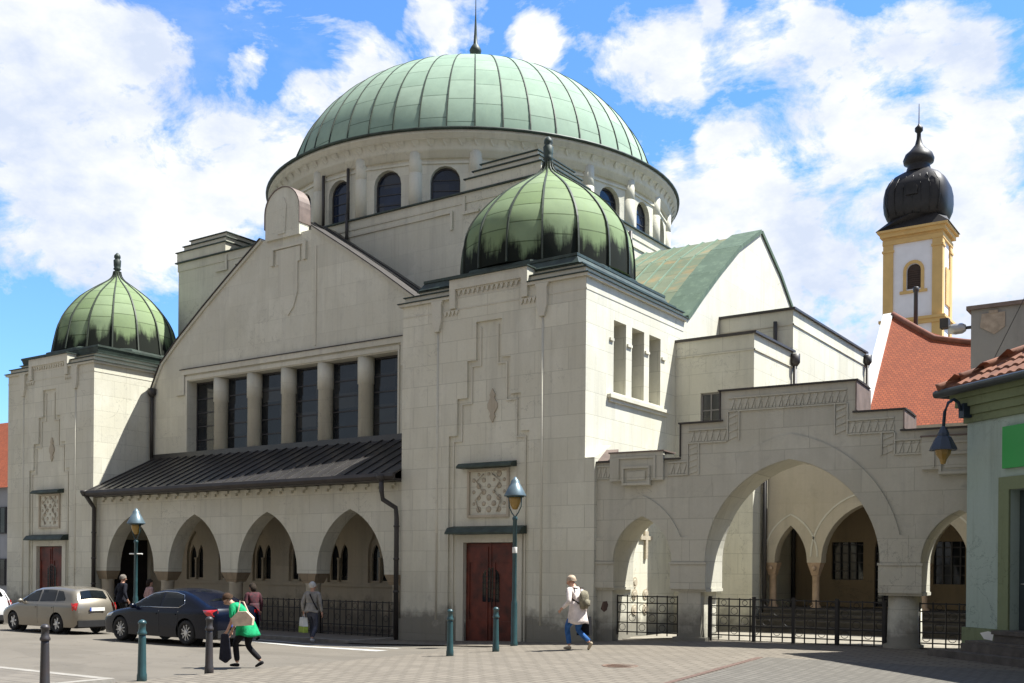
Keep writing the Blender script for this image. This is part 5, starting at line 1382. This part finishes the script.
    b.build('hair', hair, t)
    # trousers
    tv = [hip + V((0, 0, .06)), hip + V((0, 0, -.03))]; tr_ = [(.15 * bulk, .125 * bulk)] * 2; te = [(0, 1)]
    for (hj, kn, ank, _) in legs:
        o = len(tv)
        tv += [hj + V((0, 0, -.05)), hj.lerp(kn, .55), kn, kn.lerp(ank, .45), ank + V((0, 0, .03))]; tr_ += [.105 * bulk, .086 * bulk, .068, .066, .06]
        te += [(1, o), (o, o + 1), (o + 1, o + 2), (o + 2, o + 3), (o + 3, o + 4)]
    skinmesh('trousers', tv, te, tr_, trousers, t, 0, 1)
    # shoes
    for (hj, kn, ank, pitch) in legs:
        p = R(pitch); fw_ = V((0, math.cos(p), -math.sin(p))); dn = V((0, -math.sin(p), -math.cos(p)))
        h0 = ank + dn * .035
        skinmesh('shoe', [h0 - fw_ * .055, h0 + fw_ * .02, h0 + fw_ * .1 + dn * .012, h0 + fw_ * .165 + dn * .018], [(0, 1), (1, 2), (2, 3)], [(.042, .04), (.046, .045), (.045, .034), (.034, .024)], shoe, t, 0, 2)
    # coat / jacket
    cv = [up(.02), up(.16), up(.36, hunch * .4), up(.5, hunch * .9)]; cr_ = [(.165 * bulk, .14 * bulk), (.158 * bulk, .135 * bulk), (.165 * bulk, .145 * bulk), (.095, .085)]; ce = [(0, 1), (1, 2), (2, 3)]
    for (sj, sj2, el, wr, pm) in arms:
        o = len(cv); sv = [sj, sj2, sj2.lerp(el, .5), el.lerp(sj2, .12)] if short_sleeves else [sj, sj2, sj2.lerp(el, .5), el, el.lerp(wr, .92)]
        cv += sv; cr_ += [.088, .08, .066, .056, .046][:len(sv)]; ce += [(2, o)] + [(o + i, o + i + 1) for i in range(len(sv) - 1)]
    ob = skinmesh('jacket' if hem > .78 else 'coat', cv, ce, cr_, top, t, 0, 1)
    if hem < .95:
        b = MB(); rings = []; zt = up(.2).z; n = 20
        lv = 7
        for i in range(lv + 1):
            f = i / lv; z = zt + (hem - zt) * f
            cy = up(.2).y * (1 - f) + (hip.y + (feet[0][1] + feet[1][1]) * .12 + .0) * f
            w = (.168 + .05 * f) * bulk; dpt = (.14 + .075 * f) * bulk
            for j in range(n):
                a = 2 * PI * j / n; rip = 1 + .05 * f * math.sin(a * 5 + i * .6)
                rings.append((w * rip * math.cos(a), cy + dpt * rip * math.sin(a), z + .02 * f * math.sin(a * 3)))
        b.add(rings, [(i * n + j, i * n + (j + 1) % n, (i + 1) * n + (j + 1) % n, (i + 1) * n + j) for i in range(lv) for j in range(n)], 0, True)
        sk = b.build('coat_skirt', top, t); m_ = sk.modifiers.new('thick', 'SOLIDIFY'); m_.thickness = .012
    info = dict(t=t, up=up, arms=arms, legs=legs, hd=hd, k=k)
    return info
def wpos(info, v):
    t = info['t']; return Matrix.Translation(t.location) @ Matrix.Rotation(t.rotation_euler.z, 4, 'Z') @ Matrix.Diagonal((info['k'],) * 3 + (1,)) @ Vector(v)
cl = lambda n, c, v=.2: M(n, c, .85, v + .12, 7, 0, .5, .2)
grey_hair = cl('grey hair', (.36, .32, .27)); dark_hair = cl('dark hair', (.03, .022, .016)); white_hair = cl('white hair', (.5, .48, .44))
tan_shoe = cl('beige shoe', (.36, .3, .22)); black = cl('black cloth', (.012, .012, .014)); 
# heading: image-left direction is world (-.82,-.57): rotation of +y
def head(dx, dy): return math.atan2(-dx, dy)
# 1 walker in a cream coat with rucksack, seen from behind, going left
x, y = 1.88, -3.45
rz = head(-.95, .1)
p1 = person('walker in a cream coat and blue jeans with a khaki rucksack, head bowed', (x, y, g(x, y)), rz, 1.78, 9, ((0, .17, .0, 0), (0, -.27, .09, 55)), ((-.3, .22, .93), (.27, .0, .86)), 26,
            cl('blue jeans', (.035, .11, .3), .45), cl('cream coat', (.7, .62, .58), .08), cl('sandy grey hair', (.4, .31, .23)), tan_shoe, hem=.6, hunch=.04, bulk=1.12)
t = p1['t']
RS = thing('rucksack', 'khaki grey rucksack on the back of the walker in the cream coat', 'rucksack', t.location, rz, local=True); RS.scale = (p1['k'],) * 3
kh = cl('khaki canvas', (.2, .18, .13), .35)
b = MB(); c0 = p1['up'](.2, -.2); b.lathe(tuple(c0), [(0, -.21), (.11, -.2), (.14, -.08), (.14, .1), (.1, .19), (0, .22)], 16, squash=(1, .62)); b.build('bag_body', kh, RS)
b = MB(); c1 = c0 + Vector((0, -.085, -.06)); b.lathe(tuple(c1), [(0, -.1), (.09, -.08), (.1, .05), (0, .08)], 12, squash=(1, .5)); b.build('front_pocket', kh, RS)
for s in (-1, 1):
    b = MB(); b.tube([p1['up'](.12, -.15, s * .12), p1['up'](.3, .06, s * .2), p1['up'](.44, .165, s * .13), p1['up'](.52, .06, s * .11), p1['up'](.47, -.13, s * .1)], .018, 6); b.build('strap', cl('dark strap', (.06, .05, .04)), RS)
hnd = wpos(p1, p1['arms'][1][4])
b = MB(); b.extr([(-.16, -.06), (.16, -.06), (.19, -.5), (-.19, -.5)], -.07, .07, lambda s, z, d: (hnd.x + s * .75, hnd.y + .3 * s + d, hnd.z + z)); b.tube([(hnd.x - .1, hnd.y, hnd.z - .06), (hnd.x - .05, hnd.y, hnd.z), (hnd.x + .05, hnd.y, hnd.z), (hnd.x + .1, hnd.y, hnd.z - .06)], .012, 6)
tag(b.build('carrier_bag', black, bevel=.02), 'black carrier bag held low by the walker in the cream coat', 'bag')
# 2 stooping walker in green with handbag, going left
x, y = -1.73, -10.2
rz = head(-.82, -.5)
p2 = person('stooping walker in a bright green short sleeved tunic and black leggings', (x, y, g(x, y)), rz, 1.62, 30, ((0, .2, .0, -4), (0, -.25, .03, 25)), ((-.26, .38, .74), (.2, .42, .74)), 34,
            black, cl('bright green jacket', (.012, .30, .12), .3), cl('dark brown hair', (.05, .028, .016)), black, hem=.66, hunch=.08, bulk=1.2, short_sleeves=True)
t = p2['t']
hb = MB(); 
def P2(v): return tuple(wpos(p2, v))
c = Vector((-.34, .0, 1.02))
poly = [(-.2, -.12), (.2, -.14), (.24, .02), (.1, .16), (-.08, .17), (-.22, .03)]
hb.extr(poly, -.07, .07, lambda s, z, d: P2((c.x + d, c.y + s, c.z + z)))
hb.tube([P2((c.x, c.y - .12, c.z + .12)), P2((c.x + .08, c.y + .02, c.z + .36)), P2((c.x + .1, c.y + .1, c.z + .38)), P2((c.x, c.y + .12, c.z + .12))], .014, 6)
tag(hb.build('handbag', cl('cream leather', (.62, .48, .36), .1), bevel=.03), 'cream shoulder bag carried by the walker in green', 'handbag')
hnd = wpos(p2, p2['arms'][0][4])
b = MB(); dx, dy = -.82, -.5
b.extr([(-.08, .0), (.07, .0), (.13, -.48), (.02, -.58), (-.12, -.5)], -.05, .05, lambda s, z, d: (hnd.x + s * .82 - d * .5, hnd.y + s * .5 + d * .82, hnd.z + z + .02)); tag(b.build('carrier_bag', cl('dark plastic bag', (.02, .02, .03)), bevel=.02), 'dark plastic bag hanging from the hand of the walker in green', 'bag')
# 3 man with white bag walking away by the railing
x, y = -7.5, -2.75
rz = head(-.35, .9)
p3 = person('grey haired walker in a light grey jacket by the long railing', (x, y, g(x, y)), rz, 1.76, 2, ((0, .2, 0, 0), (0, -.2, .03, 30)), ((-.27, .02, .85), (.28, .05, .84)), 4,
            cl('grey blue trousers', (.07, .075, .1)), cl('light grey jacket', (.27, .255, .23)), white_hair, cl('white trainer', (.5, .5, .5)), hem=.86)
b = MB(); b.tube([tuple(wpos(p3, p3['up'](.5, .05, -.1))), tuple(wpos(p3, p3['up'](.42, -.19, .02))), tuple(wpos(p3, p3['up'](.2, -.2, .14))), tuple(wpos(p3, p3['up'](.02, -.08, .2)))], .022, 6)
tag(b.build('shoulder_strap', black), 'dark strap slung across the back of the walker in the grey jacket', 'strap')
hnd = wpos(p3, p3['arms'][0][4])
SB = thing('shopping_bag', 'white shopping bag with a yellow green base held by the grey haired walker', 'bag', hnd)
def PB(s, z, d): return (hnd.x + s * .85 + d * .4, hnd.y - s * .4 + d * .85, hnd.z + z)
b = MB(); b.extr([(-.17, -.1), (.14, -.1), (.2, -.36), (-.25, -.36)], -.07, .07, PB); b.tube([PB(-.1, -.1, 0), PB(-.03, .0, 0), PB(.03, 0, 0), PB(.09, -.1, 0)], .01, 6); b.build('bag_top', cl('white plastic', (.68, .69, .66), .05), SB)
b = MB(); b.extr([(-.252, -.362), (.202, -.362), (.2, -.54), (-.27, -.54)], -.072, .072, PB); b.build('bag_base', cl('lime print', (.32, .42, .08), .15), SB)
# 4 5 under the first arch, 6 behind the green walker
x, y = -17.6, -2.0
person('person in a black suit standing with back turned under the first arch', (x, y, g(x, y) + .07), head(.1, 1), 1.8, 3, ((0, .02, 0, 0), (.03, -.03, 0, 0)), ((-.3, .05, .88), (.3, .05, .88)), 8, black, cl('black suit', (.012, .013, .02)), cl('iron grey hair', (.16, .14, .12)), black, hem=.8)
x, y = -16.75, -1.5
person('person in a pale pink top half hidden by the left lamp post', (x, y, g(x, y) + .07), head(.3, 1), 1.66, 2, ((0, .02, 0, 0), (.02, -.04, 0, 0)), ((-.26, .1, .9), (.26, .05, .84)), 5, black, cl('pale pink top', (.5, .33, .31)), dark_hair, black, hem=.85, hair_long=True)
x, y = -9.35, -3.3
person('person in a dark red patterned coat behind the walker in green', (x, y, g(x, y)), head(-.9, .3), 1.68, 8, ((0, .12, 0, 0), (0, -.14, .02, 15)), ((-.26, .12, .86), (.26, .1, .84)), 12, black, M('dark red patterned cloth', (.09, .01, .018), .85, .7, 14, c2=(.012, .01, .014)), dark_hair, black, hem=.6, hair_long=True)
SKY_STR, CLOUD_STR, SUN_STR, EXPO, HAZE_STR = 0.085, 0.5, 5.0, 1.12, 0.2
BLOBS = [(-0.791, 0.482, 0.377, 0.116), (-0.735, 0.536, 0.417, 0.043), (-0.807, 0.501, 0.313, 0.106), (-0.75, 0.568, 0.339, 0.087), (-0.702, 0.614, 0.361, 0.077), (-0.783, 0.552, 0.285, 0.077), (-0.62, 0.665, 0.417, 0.043), (-0.665, 0.603, 0.44, 0.027), (-0.555, 0.692, 0.462, 0.034), (-0.5, 0.741, 0.45, 0.027), (-0.419, 0.798, 0.434, 0.048), (-0.408, 0.815, 0.412, 0.029), (-0.383, 0.822, 0.421, 0.015), (-0.416, 0.842, 0.344, 0.037), (-0.384, 0.846, 0.369, 0.039), (-0.354, 0.863, 0.36, 0.072), (-0.286, 0.901, 0.327, 0.144), (-0.39, 0.861, 0.326, 0.058), (-0.188, 0.946, 0.266, 0.106), (-0.237, 0.944, 0.229, 0.087), (-0.186, 0.929, 0.32, 0.096), (-0.332, 0.904, 0.269, 0.106), (-0.251, 0.929, 0.272, 0.096), (-0.2, 0.881, 0.429, 0.058), (-0.256, 0.856, 0.449, 0.039), (-0.158, 0.899, 0.409, 0.053), (-0.366, 0.804, 0.468, 0.029), (-0.154, 0.92, 0.36, 0.048)]
# ------------------------------------------------------------------ sky, sun, camera
W_ = bpy.data.worlds.new('World'); S.world = W_; W_.use_nodes = True
n = W_.node_tree.nodes; l = W_.node_tree.links; n.clear()
ELEV, AZ = 60.7, 35.4      # sun: degrees up, degrees from +X towards +Y
sky = n.new('ShaderNodeTexSky'); sky.sky_type = 'NISHITA'; sky.sun_disc = False
sky.sun_elevation = R(ELEV); sky.sun_rotation = R(90 - AZ); sky.air_density = 1.3; sky.dust_density = .25; sky.ozone_density = 2.5
bg = n.new('ShaderNodeBackground'); l.new(mixc(n, l, 1.0, sky.outputs[0], (.58, .9, 1.3), 'MULTIPLY'), bg.inputs[0]); bg.inputs[1].default_value = SKY_STR
bc = n.new('ShaderNodeBackground')
tc = n.new('ShaderNodeTexCoord').outputs['Generated']
BL = BLOBS
dens = None
wob = n.new('ShaderNodeTexNoise'); wob.inputs['Scale'].default_value = 6; wob.inputs['Detail'].default_value = 5; wob.inputs['Roughness'].default_value = .6; l.new(tc, wob.inputs['Vector'])
wv = n.new('ShaderNodeVectorMath'); wv.operation = 'MULTIPLY_ADD'; l.new(wob.outputs['Color'], wv.inputs[0]); wv.inputs[1].default_value = (.14, .14, .1); l.new(tc, wv.inputs[2])
wv2 = n.new('ShaderNodeVectorMath'); wv2.operation = 'SUBTRACT'; l.new(wv.outputs[0], wv2.inputs[0]); wv2.inputs[1].default_value = (.07, .07, .05)
for (a, b_, c, r) in BL:
    d = n.new('ShaderNodeVectorMath'); d.operation = 'DISTANCE'; l.new(wv2.outputs[0], d.inputs[0]); d.inputs[1].default_value = (a, b_, c)
    v = ramp(n, l, d.outputs['Value'], r * 1.35, r * .35, 0, 1)
    if dens is None: dens = v
    else:
        mx = n.new('ShaderNodeMath'); mx.operation = 'SMOOTH_MAX'; l.new(dens, mx.inputs[0]); l.new(v, mx.inputs[1]); mx.inputs[2].default_value = .25; dens = mx.outputs[0]
mp = mapping(n, l, tc, (1, 1, 1.7))
n1 = noise(n, l, mp, 8.5, 10, .66, .3)
n3 = noise(n, l, mp, 2.6, 3, .5)
# scattered cumulus elsewhere
back = ramp(n, l, n3, .5, .68, 0, .75)
sxyz = n.new('ShaderNodeSeparateXYZ'); l.new(tc, sxyz.inputs[0])
side = ramp(n, l, sxyz.outputs[1], .35, .1, 0, .15)
mb_ = n.new('ShaderNodeMath'); mb_.operation = 'MULTIPLY'; l.new(back, mb_.inputs[0]); l.new(side, mb_.inputs[1])
mx = n.new('ShaderNodeMath'); mx.operation = 'MAXIMUM'; l.new(dens, mx.inputs[0]); l.new(mb_.outputs[0], mx.inputs[1])
sm = n.new('ShaderNodeMath'); sm.operation = 'MULTIPLY_ADD'; l.new(n1, sm.inputs[0]); sm.inputs[1].default_value = 3.1; l.new(mx.outputs[0], sm.inputs[2])
mask = ramp(n, l, sm.outputs[0], 1.94, 2.36, 0, 1)
# thin veil
veil = ramp(n, l, noise(n, l, mapping(n, l, tc, (1, 1, 3.5)), 3.2, 7, .6, .6), .55, .85, 0, .3)
mk = n.new('ShaderNodeMath'); mk.operation = 'MAXIMUM'; l.new(mask, mk.inputs[0]); l.new(veil, mk.inputs[1])
sh = noise(n, l, mp, 9, 7, .62)
cc = mixc(n, l, ramp(n, l, sh, .35, .65), (.66, .74, .9), (1.05, 1.05, 1.05)); l.new(cc, bc.inputs[0]); bc.inputs[1].default_value = CLOUD_STR
mxs = n.new('ShaderNodeMixShader'); l.new(mk.outputs[0], mxs.inputs[0]); l.new(bg.outputs[0], mxs.inputs[1]); l.new(bc.outputs[0], mxs.inputs[2])
# pale haze added to the unseen sky behind, to make shade less blue
bh = n.new('ShaderNodeBackground'); bh.inputs[0].default_value = (1, 1, .975, 1); bh.inputs[1].default_value = HAZE_STR
mh = n.new('ShaderNodeMixShader'); l.new(ramp(n, l, sxyz.outputs[1], .3, -.15, 0, .8), mh.inputs[0]); l.new(mxs.outputs[0], mh.inputs[1]); l.new(bh.outputs[0], mh.inputs[2])
ow = n.new('ShaderNodeOutputWorld'); l.new(mh.outputs[0], ow.inputs[0])
sl = bpy.data.lights.new('sun', 'SUN'); sl.energy = SUN_STR; sl.angle = R(.53); sl.color = (1, .985, .92)
so_ = bpy.data.objects.new('sun', sl); COL.objects.link(so_)
d = Vector((math.cos(R(ELEV)) * math.cos(R(AZ)), math.cos(R(ELEV)) * math.sin(R(AZ)), math.sin(R(ELEV))))
so_.rotation_euler = d.to_track_quat('Z', 'Y').to_euler(); so_.location = (0, 0, 60)
# camera (level shift lens, measured from the photograph's vanishing points)
yaw, roll, f, cx, cy = -6.01760490e-01, 8.33404221e-03, 1038.6, 512., 567.57
fw = Vector((math.sin(yaw), math.cos(yaw), 0)); r0 = Vector((math.cos(yaw), -math.sin(yaw), 0)); u0 = Vector((0, 0, 1))
Rr = r0 * math.cos(roll) + u0 * math.sin(roll); Ur = -r0 * math.sin(roll) + u0 * math.cos(roll)
cd_ = bpy.data.cameras.new('camera'); co_ = bpy.data.objects.new('camera', cd_); COL.objects.link(co_)
mtx = Matrix((Rr, Ur, -fw)).transposed().to_4x4(); mtx.translation = Vector((14.32, -24.30, 2.0)); co_.matrix_world = mtx
cd_.sensor_width = 36; cd_.lens = f / 1024 * 36; cd_.shift_y = (cy - 341.5) / 1024; cd_.clip_end = 3000; cd_.clip_start = .1
S.camera = co_
S.view_settings.view_transform = 'Standard'; S.view_settings.look = 'None'; S.view_settings.gamma = 1; S.view_settings.exposure = EXPO
S.render.engine = 'CYCLES'
